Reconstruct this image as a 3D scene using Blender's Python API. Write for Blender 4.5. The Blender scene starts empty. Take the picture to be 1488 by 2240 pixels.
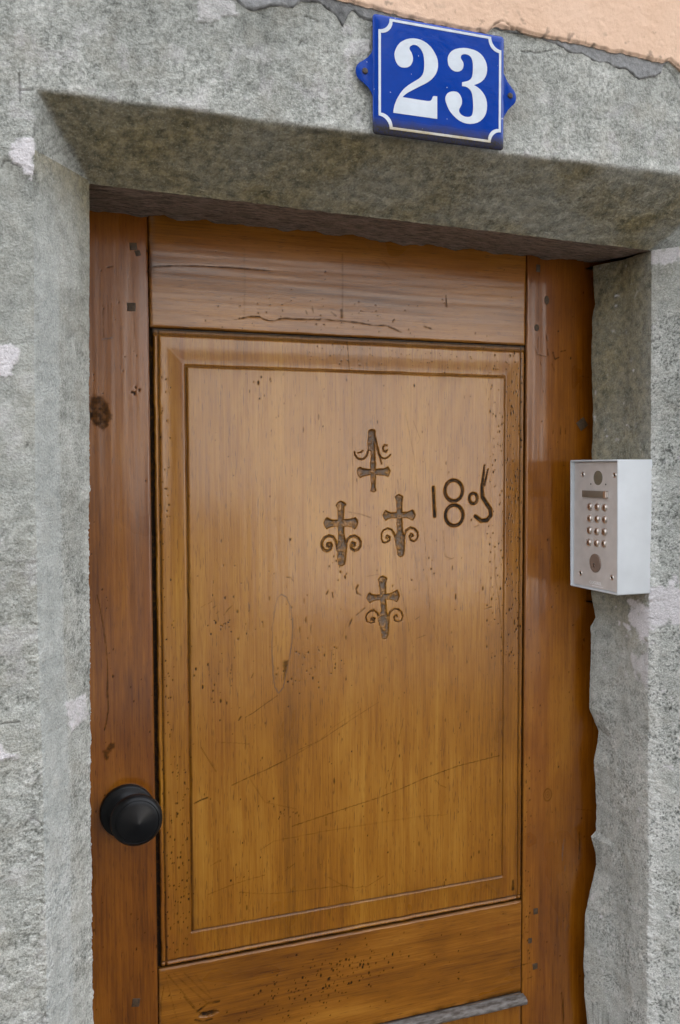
import bpy, bmesh, math
import numpy as np
from mathutils import Matrix, Vector

S = bpy.context.scene
COL = S.collection
R = math.radians

# ---------------------------------------------------------------- camera
cd = bpy.data.cameras.new('camera')
cam = bpy.data.objects.new('camera', cd)
COL.objects.link(cam)
cd.sensor_fit = 'VERTICAL'
cd.sensor_height = 36.0
cd.lens = 2000.0 / 2240.0 * 36.0
cd.clip_start = 0.02
cd.clip_end = 400.0
RIGHT, DOWN, FWD = ((0.938878, -0.344235, -0.003217), (-0.020227, -0.045835, -0.998744), (0.343655, 0.937764, -0.049996))
cam.matrix_world = Matrix(((RIGHT[0], -DOWN[0], -FWD[0], 0.0),
                           (RIGHT[1], -DOWN[1], -FWD[1], -1.25),
                           (RIGHT[2], -DOWN[2], -FWD[2], 1.55),
                           (0, 0, 0, 1)))
S.camera = cam

# ---------------------------------------------------------------- world, sun, exposure
W = bpy.data.worlds.new('World')
S.world = W
W.use_nodes = True
wn = W.node_tree
bg = wn.nodes['Background']
sky = wn.nodes.new('ShaderNodeTexSky')
sky.sky_type = 'NISHITA'
sky.sun_disc = False
sky.sun_elevation = R(50)
sky.sun_rotation = R(25)
sky.air_density = 1.0
sky.dust_density = 4.0
sky.ozone_density = 1.0
hs = wn.nodes.new('ShaderNodeHueSaturation')      # thin cloud takes most of the blue away
hs.inputs['Saturation'].default_value = 0.22
wn.links.new(sky.outputs[0], hs.inputs['Color'])
wn.links.new(hs.outputs[0], bg.inputs['Color'])
bg.inputs['Strength'].default_value = 0.15

sd = bpy.data.lights.new('sun', 'SUN')
sd.energy = 3.6
sd.angle = R(0.5)
sd.color = (1.0, 0.96, 0.9)
sun = bpy.data.objects.new('sun', sd)
COL.objects.link(sun)
sdir = Vector((math.sin(R(25)) * math.cos(R(50)), math.cos(R(25)) * math.cos(R(50)), math.sin(R(50))))
sun.rotation_euler = sdir.to_track_quat('Z', 'Y').to_euler()

S.view_settings.view_transform = 'Standard'
S.view_settings.look = 'None'
S.view_settings.gamma = 1.0
S.view_settings.use_curve_mapping = False
S.view_settings.exposure = 2.75
S.cycles.max_bounces = 8
S.cycles.use_denoising = True

# ---------------------------------------------------------------- measured shapes (metres)
# door carvings, scratches and stains as (x, z) on the door; patches and edges on the wall face
CROSSES = [{'poly': [[(.5029,1.601),(.5046,1.603),(.5077,1.6038),(.5115,1.6031),(.5128,1.6005),(.5133,1.5935),(.5147,1.5853),(.5128,1.5865),(.5125,1.5782),(.5127,1.5653),(.5135,1.5512),(.5135,1.5418),(.5135,1.5276),(.5129,1.5194),(.5139,1.5135),(.5101,1.5114),(.5057,1.5134),(.5073,1.5195),(.5066,1.5277),(.5057,1.5418),(.5057,1.5536),(.5067,1.5653),(.5058,1.5723),(.502,1.5723),(.5016,1.5864)],[(.4843,1.5419),(.4856,1.546),(.4887,1.5487),(.4925,1.5463),(.5051,1.5451),(.5178,1.5457),(.5281,1.5464),(.5329,1.549),(.536,1.5452),(.537,1.5423),(.5358,1.5381),(.5338,1.534),(.5287,1.5364),(.5178,1.537),(.5051,1.5371),(.4937,1.5354),(.4889,1.5328),(.4862,1.5367)]],'str': [[(.502,1.5729,.00132),(.5001,1.5665,.00121),(.4956,1.5612,.0011),(.49,1.5597,.0011),(.4843,1.5618,.00099),(.4806,1.567,.00077),(.48,1.5711,.00055)],[(.4856,1.5694,.00055),(.49,1.57,.00055),(.4932,1.5729,.00044)],[(.5138,1.5888,.0011),(.5147,1.5829,.00132),(.5172,1.5736,.00154),(.5191,1.5665,.00143),(.5229,1.562,.00099),(.5287,1.5608,.00088),(.5345,1.5636,.00077),(.5373,1.5671,.00055)],[(.5313,1.5804,.00099),(.5274,1.5807,.0011),(.5251,1.5765,.00121),(.5262,1.5724,.00121),(.53,1.571,.00132),(.5319,1.5734,.00099)],[(.5198,1.5653,.00066),(.5229,1.5529,.00033)]]},{'poly': [[(.4514,1.4933),(.4543,1.4974),(.4583,1.4993),(.4629,1.4976),(.467,1.4942),(.4638,1.4908),(.4633,1.4826),(.4629,1.4721),(.471,1.4722),(.4772,1.4735),(.481,1.475),(.4841,1.4716),(.4857,1.4669),(.4835,1.4611),(.4803,1.4574),(.4766,1.4607),(.4697,1.4624),(.4637,1.4625),(.4634,1.4534),(.4646,1.4463),(.4665,1.4369),(.4671,1.4252),(.4658,1.4158),(.4645,1.4065),(.4601,1.4043),(.4552,1.4057),(.454,1.4139),(.4531,1.4256),(.4534,1.435),(.4553,1.4454),(.455,1.4536),(.4545,1.4624),(.4473,1.4626),(.4412,1.4616),(.4368,1.459),(.4338,1.4635),(.4326,1.4682),(.4348,1.4733),(.4375,1.476),(.4418,1.4728),(.4474,1.4715),(.4545,1.4717),(.4546,1.4793),(.4539,1.4898)]],'str': [[(.4534,1.428,.00154),(.4519,1.435,.00154),(.4503,1.4421,.00165),(.446,1.4475,.00187),(.4399,1.4492,.00187),(.4337,1.4467,.00187),(.4294,1.4404,.00187),(.429,1.4346,.00187),(.4318,1.4293,.00187),(.4373,1.4268,.00187),(.4429,1.4295,.00176),(.4445,1.4347,.00176),(.4423,1.4383,.00198),(.438,1.4378,.00198),(.4374,1.4344,.00176),(.4404,1.4331,.00154)],[(.4665,1.4299,.00154),(.4671,1.4369,.00154),(.469,1.4427,.00165),(.4734,1.4467,.00176),(.4797,1.4477,.00176),(.4859,1.4445,.00176),(.4895,1.4385,.00176),(.4891,1.432,.00176),(.4853,1.4275,.00176),(.4802,1.4261,.00176),(.4752,1.429,.00165),(.474,1.4337,.00165),(.4765,1.4378,.00187),(.4806,1.4364,.00187),(.4802,1.4329,.00154),(.4777,1.433,.00132)]]},{'poly': [[(.5448,1.5036),(.5474,1.5065),(.551,1.508),(.5552,1.5058),(.5578,1.5036),(.5567,1.4986),(.5562,1.4891),(.5562,1.4813),(.5643,1.4808),(.5696,1.4829),(.5732,1.4846),(.5755,1.4815),(.5781,1.4761),(.5759,1.4713),(.5733,1.4684),(.5696,1.4711),(.5643,1.4728),(.5562,1.473),(.5565,1.4628),(.5571,1.4532),(.5598,1.4435),(.5604,1.4339),(.5598,1.4219),(.5585,1.4159),(.5532,1.414),(.5493,1.4169),(.548,1.4271),(.5471,1.4367),(.5448,1.4463),(.5487,1.451),(.548,1.463),(.548,1.4725),(.5396,1.473),(.5338,1.4719),(.5299,1.4691),(.5267,1.4736),(.5252,1.4769),(.527,1.4819),(.5293,1.4846),(.5331,1.4824),(.5383,1.4805),(.548,1.4807),(.548,1.4892),(.5467,1.4988)]],'str': [[(.5474,1.4319,.00132),(.5454,1.4427,.00143),(.5428,1.45,.00132),(.5383,1.4555,.0011),(.5325,1.4574,.00099),(.526,1.455,.00088),(.5226,1.4494,.00088),(.5226,1.4434,.00077),(.5247,1.4368,.00077),(.5305,1.4366,.00099),(.5357,1.4394,.00121),(.5363,1.4442,.00132),(.5318,1.4467,.00132),(.5305,1.4438,.00132),(.5325,1.4419,.00088)],[(.5598,1.4411,.00132),(.5604,1.4471,.00132),(.563,1.4536,.00154),(.5696,1.4574,.00165),(.5762,1.4557,.00154),(.5815,1.4501,.00132),(.5821,1.444,.00121),(.5801,1.4393,.0011),(.5755,1.4368,.00099),(.5703,1.4384,.00099),(.568,1.4445,.0011),(.5709,1.448,.00132),(.5742,1.4455,.00132),(.5716,1.4438,.00088)]]},{'poly': [[(.5178,1.3818),(.5204,1.3857),(.5247,1.3868),(.5299,1.384),(.5317,1.382),(.5299,1.3756),(.5294,1.3659),(.5299,1.3595),(.5386,1.3603),(.5448,1.3628),(.5483,1.3642),(.5509,1.3592),(.5523,1.3551),(.55,1.3495),(.5474,1.3464),(.5421,1.3495),(.536,1.3508),(.5299,1.3514),(.5304,1.3417),(.5311,1.3319),(.5351,1.3236),(.5351,1.3107),(.5339,1.2978),(.5316,1.2931),(.5273,1.2917),(.5238,1.2936),(.5224,1.305),(.5203,1.3164),(.5177,1.3263),(.5224,1.3341),(.5217,1.3438),(.5212,1.3511),(.5134,1.351),(.5074,1.3497),(.504,1.3472),(.5005,1.3522),(.4994,1.3554),(.5011,1.3602),(.504,1.3627),(.5074,1.3598),(.5152,1.3586),(.5209,1.3586),(.5204,1.368),(.5187,1.3777)]],'str': [[(.5203,1.3132,.00119),(.5186,1.3246,.00133),(.516,1.3312,.00133),(.5108,1.3355,.00119),(.5048,1.3351,.00111),(.4997,1.3314,.00104),(.4976,1.3259,.00089),(.4996,1.3193,.00074),(.5056,1.3174,.00074),(.5108,1.3186,.00119),(.5117,1.3234,.00148),(.5082,1.3252,.00148),(.5056,1.323,.00148),(.5091,1.3212,.00119)],[(.5343,1.3156,.00119),(.5348,1.3269,.00133),(.5369,1.3324,.00133),(.543,1.3364,.00133),(.55,1.3354,.00119),(.5553,1.3305,.00104),(.5574,1.3239,.00096),(.5553,1.3183,.00089),(.55,1.3162,.00089),(.5439,1.319,.00104),(.543,1.3248,.00119),(.5465,1.327,.00119),(.5483,1.3236,.00104)]]}]
DIGITS = [[[(.6077,1.5174,.00222),(.6086,1.4995,.00207),(.6101,1.4737,.00222)]],[[(.6572,1.5119,.00222),(.6568,1.5082,.00222),(.6556,1.5048,.00222),(.6537,1.5017,.00222),(.6512,1.4992,.00222),(.6482,1.4974,.00222),(.6448,1.4964,.00222),(.6413,1.4962,.00222),(.6379,1.4969,.00222),(.6347,1.4984,.00222),(.6319,1.5007,.00222),(.6297,1.5035,.00222),(.6281,1.5068,.00222),(.6273,1.5104,.00222),(.6273,1.5141,.00222),(.6281,1.5177,.00222),(.6296,1.521,.00222),(.6318,1.5238,.00222),(.6346,1.5259,.00222),(.6378,1.5274,.00222),(.6412,1.528,.00222),(.6447,1.5277,.00222),(.6481,1.5266,.00222),(.6511,1.5248,.00222),(.6536,1.5222,.00222),(.6556,1.5191,.00222),(.6568,1.5156,.00222),(.6572,1.5119,.00222)],[(.6583,1.474,.00222),(.6579,1.4703,.00222),(.6567,1.4669,.00222),(.6548,1.4639,.00222),(.6522,1.4614,.00222),(.6492,1.4596,.00222),(.6459,1.4587,.00222),(.6424,1.4585,.00222),(.6389,1.4593,.00222),(.6357,1.4608,.00222),(.6329,1.463,.00222),(.6307,1.4659,.00222),(.6291,1.4692,.00222),(.6283,1.4728,.00222),(.6283,1.4764,.00222),(.6291,1.48,.00222),(.6307,1.4832,.00222),(.6329,1.486,.00222),(.6357,1.4881,.00222),(.6388,1.4895,.00222),(.6423,1.4901,.00222),(.6458,1.4898,.00222),(.6491,1.4887,.00222),(.6522,1.4868,.00222),(.6547,1.4842,.00222),(.6567,1.4811,.00222),(.6579,1.4776,.00222),(.6583,1.474,.00222)]],[[(.6827,1.4995,.00193),(.6825,1.4977,.00193),(.682,1.4959,.00193),(.6811,1.4944,.00193),(.6799,1.4932,.00193),(.6786,1.4923,.00193),(.677,1.4918,.00193),(.6754,1.4917,.00193),(.6739,1.492,.00193),(.6724,1.4928,.00193),(.6711,1.4939,.00193),(.6701,1.4953,.00193),(.6693,1.497,.00193),(.669,1.4988,.00193),(.669,1.5006,.00193),(.6693,1.5024,.00193),(.67,1.504,.00193),(.6711,1.5054,.00193),(.6723,1.5065,.00193),(.6738,1.5072,.00193),(.6754,1.5075,.00193),(.677,1.5074,.00193),(.6785,1.5069,.00193),(.6799,1.5059,.00193),(.6811,1.5046,.00193),(.6819,1.5031,.00193),(.6825,1.5013,.00193),(.6827,1.4995,.00193)]],[[(.6948,1.5504,.00104),(.6934,1.5364,.00178),(.6908,1.5165,.00237),(.6917,1.5015,.00267),(.6989,1.4914,.00267),(.7055,1.483,.00267),(.7065,1.4729,.00267),(.6999,1.4656,.00282),(.6896,1.465,.00252),(.6793,1.4722,.00222)],[(.701,1.5443,.00089),(.6977,1.5314,.00119),(.695,1.5198,.00148)]]]
SCRATCH = [([(.2931,1.0997),(.318,1.1082),(.3449,1.1165),(.3722,1.1266)],.0007,.9),([(.3722,1.1266),(.4244,1.1493),(.4456,1.1606),(.4779,1.1777),(.518,1.1979)],.00055,.5),([(.3819,1.0282),(.4238,1.0359),(.4667,1.0438),(.5178,1.0526),(.5551,1.0618)],.0007,.75),([(.5551,1.0618),(.5931,1.0729),(.6515,1.0855),(.7237,1.0935)],.0007,.9),([(.5589,1.1697),(.5401,1.0986),(.5289,1.0651)],.0005,.4),([(.3339,1.0),(.3543,1.0103),(.445,1.0142),(.5178,1.0143),(.5932,1.0144),(.632,1.0109)],.0005,.45),([(.2394,1.0806),(.2491,1.0842),(.2581,1.0863)],.0011,1),([(.2499,1.1584),(.2594,1.1412),(.2705,1.1221)],.0005,.6),([(.318,1.1082),(.3412,1.0688),(.389,1.0525)],.0005,.4),([(.4376,.9432),(.4591,.9277),(.4772,.9209),(.4991,.9194),(.5251,.9309)],.0005,.5),([(.2573,.9476),(.2901,.9554),(.3168,.96),(.3404,.9622)],.0005,.5),([(.3033,.9432),(.3334,.9359),(.3606,.932),(.4233,.9291),(.4663,.9265)],.0005,.5),([(.4337,1.0345),(.4337,1.0226)],.0008,.9),([(.6124,1.0681),(.6202,1.0589),(.63,1.0541)],.0005,.6),([(.6276,.9055),(.6284,.8963)],.0008,.9),([(.261,.988),(.2774,.9953)],.0005,.5),([(.3711,.964),(.385,.972)],.0005,.6),([(.4888,1.1903),(.4456,1.1674),(.4244,1.1493)],.0004,.3),([(.3609,1.2218),(.3389,1.209),(.3255,1.2005),(.3138,1.1951)],.0006,.8),([(.3138,1.1934),(.3144,1.1656),(.3134,1.1485)],.0004,.4),([(.2726,1.1635),(.2987,1.1599),(.3185,1.1561)],.0004,.4),([(.393,1.1396),(.4262,1.1503),(.4528,1.1644),(.4685,1.1713)],.0005,.6),([(.4145,1.2771),(.4532,1.2827),(.469,1.3237)],.00035,.25),([(.4121,1.3205),(.4121,1.3089)],.0005,.7),([(.2841,1.343),(.2906,1.3507),(.2956,1.3552)],.0009000000000000001,.7),([(.268,1.3536),(.2729,1.3565)],.0006,.6),([(.2521,1.3553),(.2577,1.3589)],.0005,.6),([(.2617,1.3595),(.2673,1.3632)],.0005,.6),([(.2728,1.3453),(.2768,1.3483)],.0007,.7),([(.3226,1.2506),(.326,1.2576)],.0008,.8),([(.3756,1.3917),(.3816,1.3906),(.3858,1.3855)],.0008,.9),([(.4359,1.3641),(.4391,1.3697)],.0011,.9),([(.4447,1.3661),(.446,1.3585)],.0009000000000000001,.9),([(.3496,1.2934),(.3547,1.2917),(.3589,1.2944),(.359,1.3075)],.0006,.45),([(.3039,1.192),(.3069,1.1966)],.0012,1),([(.3399,1.3292),(.3406,1.3218)],.0009000000000000001,.7),([(.5889,1.5079),(.5889,1.4836),(.5944,1.4265),(.598,1.3773),(.6026,1.3278),(.6163,1.279)],.00045000000000000004,.45),([(.5387,1.4717),(.5413,1.4363),(.5465,1.4039),(.5518,1.3713),(.5606,1.3384),(.5731,1.282)],.00045000000000000004,.45),([(.573,1.4305),(.5801,1.3977),(.5837,1.3649)],.0004,.35),([(.6241,1.4518),(.6278,1.4122),(.6379,1.4085)],.0005,.55),([(.6324,1.4063),(.6425,1.4095)],.0005,.6),([(.4695,1.4835),(.488,1.48),(.505,1.4744)],.0007,.7),([(.4998,1.3874),(.5187,1.3898)],.0004,.5),([(.4852,1.3745),(.4818,1.3691),(.4835,1.3627),(.4894,1.36)],.0013000000000000002,1),([(.4707,1.3148),(.4758,1.3256)],.0012,.9),([(.4826,1.3308),(.4911,1.3367),(.4962,1.3404)],.001,.7),([(.696,1.3274),(.7083,1.3301)],.001,.7),([(.5802,1.2897),(.5946,1.2934)],.0006,.6),([(.5784,1.3186),(.5847,1.3223)],.0006,.7),([(.6775,1.4556),(.685,1.4584)],.001,.6),([(.7135,1.4191),(.7143,1.3804),(.7206,1.3463),(.7246,1.3122),(.7278,1.2695)],.0007,.55),([(.5483,1.5293),(.5527,1.5116)],.0005,.5),([(.4702,1.7364),(.4723,1.7122),(.4736,1.6878)],.0007,1),([(.4758,1.6859),(.4769,1.5965),(.4774,1.4964),(.477,1.3685)],.00035,.4),([(.5608,1.6312),(.5758,1.5632),(.5857,1.4601)],.0004,.4),([(.5742,1.6178),(.5855,1.5906),(.581,1.5838)],.0005,.5),([(.3101,1.6521),(.3113,1.5631)],.0004,.2)]
KNOT = ([(.3679,1.3676),(.3755,1.3631),(.3813,1.3488),(.3846,1.3272),(.3836,1.3009),(.3792,1.2748),(.3739,1.2521),(.3695,1.2326),(.3627,1.225),(.3568,1.2354),(.3544,1.257),(.3533,1.2931),(.3549,1.3258),(.3585,1.3501),(.3619,1.363),(.3679,1.3676)],[(.3684,1.2715),(.3732,1.2723),(.3786,1.2719),(.3756,1.2569),(.3721,1.244),(.3692,1.2426),(.37,1.2541),(.3689,1.2624)])
RAILSCR = [([(.1882,1.8177),(.22,1.8212),(.2448,1.823),(.2763,1.824),(.3084,1.8244),(.3542,1.8239)],.0009000000000000001,1.3),([(.2734,1.751),(.3048,1.753),(.3139,1.7559)],.0005,.6),([(.3139,1.7559),(.3231,1.7586),(.3391,1.7595),(.346,1.7563),(.3518,1.7546),(.3623,1.7549),(.3658,1.7573),(.3764,1.7592),(.3905,1.7588),(.4284,1.7601)],.001,1.3),([(.4284,1.7612),(.446,1.7602),(.4608,1.7601),(.4878,1.7587),(.5121,1.7557),(.5306,1.7567),(.543,1.753),(.5554,1.748)],.0009000000000000001,1.2),([(.3183,1.8489),(.3186,1.8038),(.3176,1.7598)],.0013000000000000002,.25),([(.4629,1.8542),(.4634,1.8067),(.4626,1.7675)],.0013000000000000002,.35),([(.4615,1.7754),(.462,1.7657)],.0022,.7),([(.5184,1.8521),(.5291,1.8479),(.5368,1.84)],.0007,.5),([(.6292,1.8063),(.6302,1.7905)],.0013000000000000002,.9),([(.4455,1.7717),(.4534,1.7661)],.0007,.9),([(.5933,1.7583),(.6045,1.756)],.001,.9),([(.4073,1.7714),(.4092,1.767)],.001,.6),([(.4169,1.7776),(.4188,1.7686)],.001,.6)]
LOCKSCR = [([(.1971,.845),(.2173,.817),(.2378,.7861)],.0007,.55),([(.2073,.843),(.2329,.8139),(.2537,.7908)],.0007,.5),([(.2228,.8399),(.2434,.8144),(.2617,.7945)],.0007,.45),([(.2384,.8341),(.2591,.8031)],.0006,.4),([(.197,.8397),(.2043,.8065),(.2117,.7756)],.0006,.4),([(.2404,.7801),(.2563,.7889),(.2723,.7887)],.0016,1),([(.2376,.7687),(.2481,.7637),(.2614,.7649)],.0014,1),([(.2224,.8054),(.2352,.7866),(.2456,.7763)],.0008,.8),([(.1943,.8271),(.1902,.8041),(.1885,.7754)],.0007,.5)]
GOUGE = [(.2443,.7772),(.2562,.7789),(.2735,.7744),(.2641,.7697),(.2508,.7704),(.243,.7737)]
STILESCR = [([(.1123,1.3797),(.1156,1.3648),(.1189,1.3438),(.1221,1.3198),(.1239,1.3003),(.1248,1.2779)],.0008,.7),([(.1248,1.2779),(.1239,1.248),(.1249,1.2254),(.1225,1.2091),(.1194,1.1959)],.0009000000000000001,1),([(.1263,1.7632),(.126,1.7215)],.0005,.5),([(.1324,1.7636),(.1318,1.7217)],.0005,.4),([(.1362,1.7659),(.1359,1.7219)],.0005,.4),([(.1252,1.7183),(.1369,1.7209)],.0011,-.6),([(.1655,1.7549),(.1671,1.7212)],.0005,.4),([(.1595,1.8009),(.1594,1.7672)],.0006,.4),([(.1332,1.8126),(.1394,1.8145)],.0011,.8)]
STAINS = [[(.1076,1.6424),(.1142,1.6452),(.124,1.6438),(.1284,1.6386),(.1321,1.6324),(.134,1.625),(.136,1.6208),(.1353,1.6124),(.131,1.606),(.1283,1.6006),(.1237,1.5981),(.1176,1.6037),(.1094,1.6057),(.1071,1.6141)],[(.1166,1.1665),(.1208,1.1728),(.1258,1.1774),(.1338,1.1772),(.1322,1.1703),(.1268,1.1654),(.1243,1.1611),(.1237,1.1556),(.1189,1.1552),(.1175,1.1606)],[(.1067,1.6245),(.1128,1.6225),(.1147,1.6163),(.1095,1.612),(.1065,1.613)]]
RSTILESCR = [([(.8753,.9472),(.8763,.9228),(.8751,.9032)],.0013000000000000002,.9),([(.844,.6818),(.8463,.663),(.848,.6412)],.002,.9),([(.8459,.9394),(.8436,.9216),(.8428,.9052)],.0008,-.9),([(.8487,.8952),(.8481,.8863)],.0007,-.7),([(.8647,.9608),(.8578,.9512)],.0005,-.4),([(.8482,.8817),(.8547,.8565),(.8565,.8167)],.0004,.5),([(.8696,.9872),(.8995,.9811)],.0005,.5),([(.8554,.7956),(.8509,.7873)],.0007,-.6),([(.7677,.7441),(.7845,.7453)],.0009000000000000001,.9),([(.778,.7196),(.7881,.7211)],.0007,.7),([(.7915,1.8655),(.79,1.8295),(.7898,1.7755)],.0006,.5),([(.7838,1.7361),(.7892,1.7243),(.8051,1.7213)],.0009000000000000001,.8),([(.8055,1.7537),(.807,1.7462)],.0012,.8),([(.8078,1.7326),(.8086,1.7235)],.0011,.9),([(.8175,1.7284),(.8211,1.7179),(.8282,1.7213)],.0012,1),([(.8317,1.7305),(.84,1.7324)],.001,.9),([(.8159,1.7102),(.8195,1.7012)],.0009000000000000001,.8),([(.7907,1.7515),(.7902,1.7274)],.0008,.6),([(.7946,1.7124),(.7964,1.7077)],.0008,.8),([(.8665,1.6935),(.8848,1.691)],.0006,.6),([(.8203,1.6188),(.8187,1.6004)],.0008,.8),([(.833,1.6128),(.8324,1.599)],.001,.9),([(.8413,1.6099),(.8414,1.6006)],.0008,.7),([(.7489,.8843),(.7425,.8554)],.0018000000000000002,.9)]
KNOTRING = (.8143,1.0185)
PEGS = [(.1668,1.8427,.0097,.0097,5,'l'),(.1725,1.8343,.0069,.0075,20,'l'),(.1631,1.7628,.0115,.0114,3,'l'),(.1556,.8114,.0106,.0117,-8,'l'),(.805,1.8094,.0089,.0139,0,'o'),(.7871,1.7657,.0084,.0107,0,'o'),(.8729,1.6164,.0173,.0165,38,'d'),(.7933,.8292,.0083,.01,4,'q'),(.7832,.7822,.0068,.0085,0,'q'),(.793,.7376,.0089,.01,4,'q'),(.7891,1.8578,.0073,.0117,0,'q')]
WHITE = [[(.0164,1.8903),(.024,1.8917),(.0326,1.8922),(.0395,1.8852),(.0366,1.8747),(.0342,1.8632),(.0368,1.8567),(.0329,1.849),(.0286,1.8513),(.0212,1.8595),(.0169,1.8636),(.0117,1.8697),(.0108,1.8796),(.0152,1.8835)],[(-.0082,1.676),(.0068,1.6795),(.0164,1.6736),(.0168,1.6657),(.0129,1.6587),(.0083,1.6471),(.0018,1.6429),(-.0089,1.6454)],[(-.0157,1.2627),(-.0082,1.2572),(-.0051,1.2486),(.0036,1.2452),(.0108,1.2432),(.0091,1.2405),(-.0041,1.242),(-.0161,1.2439)],[(.2066,2.0569),(.2239,2.0658),(.2525,2.0676),(.254,2.051),(.2395,2.0471),(.2204,2.0357),(.2095,2.0377)],[(.3779,2.0327),(.3937,2.0448),(.4062,2.0499),(.4133,2.0445),(.4097,2.0343),(.3902,2.0249),(.3796,2.0202)],[(.0585,1.287),(.0681,1.2836),(.0804,1.2863),(.0865,1.2857),(.0862,1.2652),(.0835,1.2525),(.0725,1.2524),(.0651,1.2493),(.0606,1.2677)],[(.6165,1.9415),(.6297,1.9447),(.6364,1.9381),(.6231,1.9327)]]
SKIM = [[(.0216,1.2718),(.0379,1.28),(.0544,1.2883),(.0589,1.2755),(.0537,1.2512),(.0464,1.2333),(.0391,1.2155),(.0321,1.2188),(.0336,1.236),(.0282,1.2539)],[(-.0097,1.2911),(.0271,1.3023),(.0354,1.2469),(.0167,1.2391),(-.0105,1.252)]]
LCRACK = [[(.0228,1.9556),(.0233,1.939),(.0225,1.9278)],[(.0372,1.9062),(.0368,1.8983),(.0346,1.8924)],[(.0029,1.8576),(.0063,1.8657),(.0106,1.8662),(.0159,1.8623),(.0266,1.8607),(.0341,1.8575),(.0373,1.8551)],[(.0233,1.9385),(.0357,1.9407)],[(.3333,2.0639),(.3418,2.0621),(.3486,2.06)],[(.3246,2.0287),(.3281,2.0347),(.3331,2.0339)],[(.6155,2.0663),(.6419,2.0685),(.6652,2.076)],[(-.0078,1.2796),(.001,1.2799),(.0098,1.2796)],[(.0221,1.5716),(.0238,1.5751)],[(.8316,2.0811),(.8419,2.0761),(.8523,2.0677),(.8566,2.0585),(.8604,2.0541)]]
MORTAR_EDGE = [(.1622,2.0613),(.2525,2.0691),(.2557,2.0651),(.2621,2.0615),(.2702,2.0582),(.2817,2.0632),(.2915,2.0679),(.3048,2.0694),(.3182,2.07),(.3283,2.0795),(.3385,2.0792),(.3487,2.0814),(.3641,2.072),(.3711,2.0687),(.378,2.0583),(.385,2.0722),(.3903,2.0782),(.3991,2.0729),(.4133,2.0704),(.5385,2.0879),(.5766,2.0865),(.5977,2.0868),(.6372,2.0868),(.6519,2.0837),(.6666,2.0821),(.6778,2.0768),(.6928,2.0735),(.7022,2.0765),(.7155,2.0714),(.7309,2.0681),(.7424,2.0698),(.7619,2.0655),(.7717,2.0669),(.7817,2.0627),(.7937,2.0563),(.8076,2.0615),(.8177,2.0629),(.8287,2.0693),(.8316,2.0803),(.8417,2.0858),(.8583,2.0768),(.9046,2.0667)]
RENDER_EDGE = [(.1832,2.0994),(.2749,2.0913),(.3505,2.0866),(.3841,2.0855),(.4185,2.0829),(.4536,2.0802),(.4895,2.0785),(.5263,2.0779),(.5639,2.0783),(.5766,2.0879),(.5818,2.0885),(.5942,2.0877),(.6066,2.0889),(.6209,2.0873),(.6372,2.0868),(.6518,2.0857),(.6666,2.0859),(.6852,2.0857),(.7192,2.0853),(.7422,2.0832),(.7617,2.0845),(.7814,2.0835),(.7973,2.0826),(.8113,2.0822),(.8295,2.0816),(.8396,2.0863),(.85,2.0813),(.86,2.0754),(.9044,2.0734)]
REVEAL_EDGE = [(1.8841,.8872),(1.8264,.8897),(1.8049,.8934),(1.7829,.8885),(1.7101,.8885),(1.637,.892),(1.5634,.8903),(1.4522,.8952),(1.3479,.8921),(1.3061,.9006),(1.2917,.8902),(1.2653,.8923),(1.205,.8912),(1.1596,.8909),(1.1358,.9019),(1.1197,.9101),(1.101,.9068),(1.0712,.9),(1.0363,.904),(.9899,.9064),(.9553,.906),(.9481,.8971),(.9207,.9055),(.8995,.9076),(.8557,.8955),(.8231,.887),(.7807,.8857),(.7341,.8854),(.6631,.8889),(.6187,.8949)]
PLATE_CORN = [(.4146,2.07642),(.58753,2.07586),(.58678,1.93795),(.41247,1.94002)]
BORDER_PTS = [(.43485,2.07277),(.56802,2.07104),(.58242,2.05545),(.58041,1.95874),(.56954,1.94546),(.43224,1.94644),(.41916,1.95897),(.42046,2.05675)]
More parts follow.
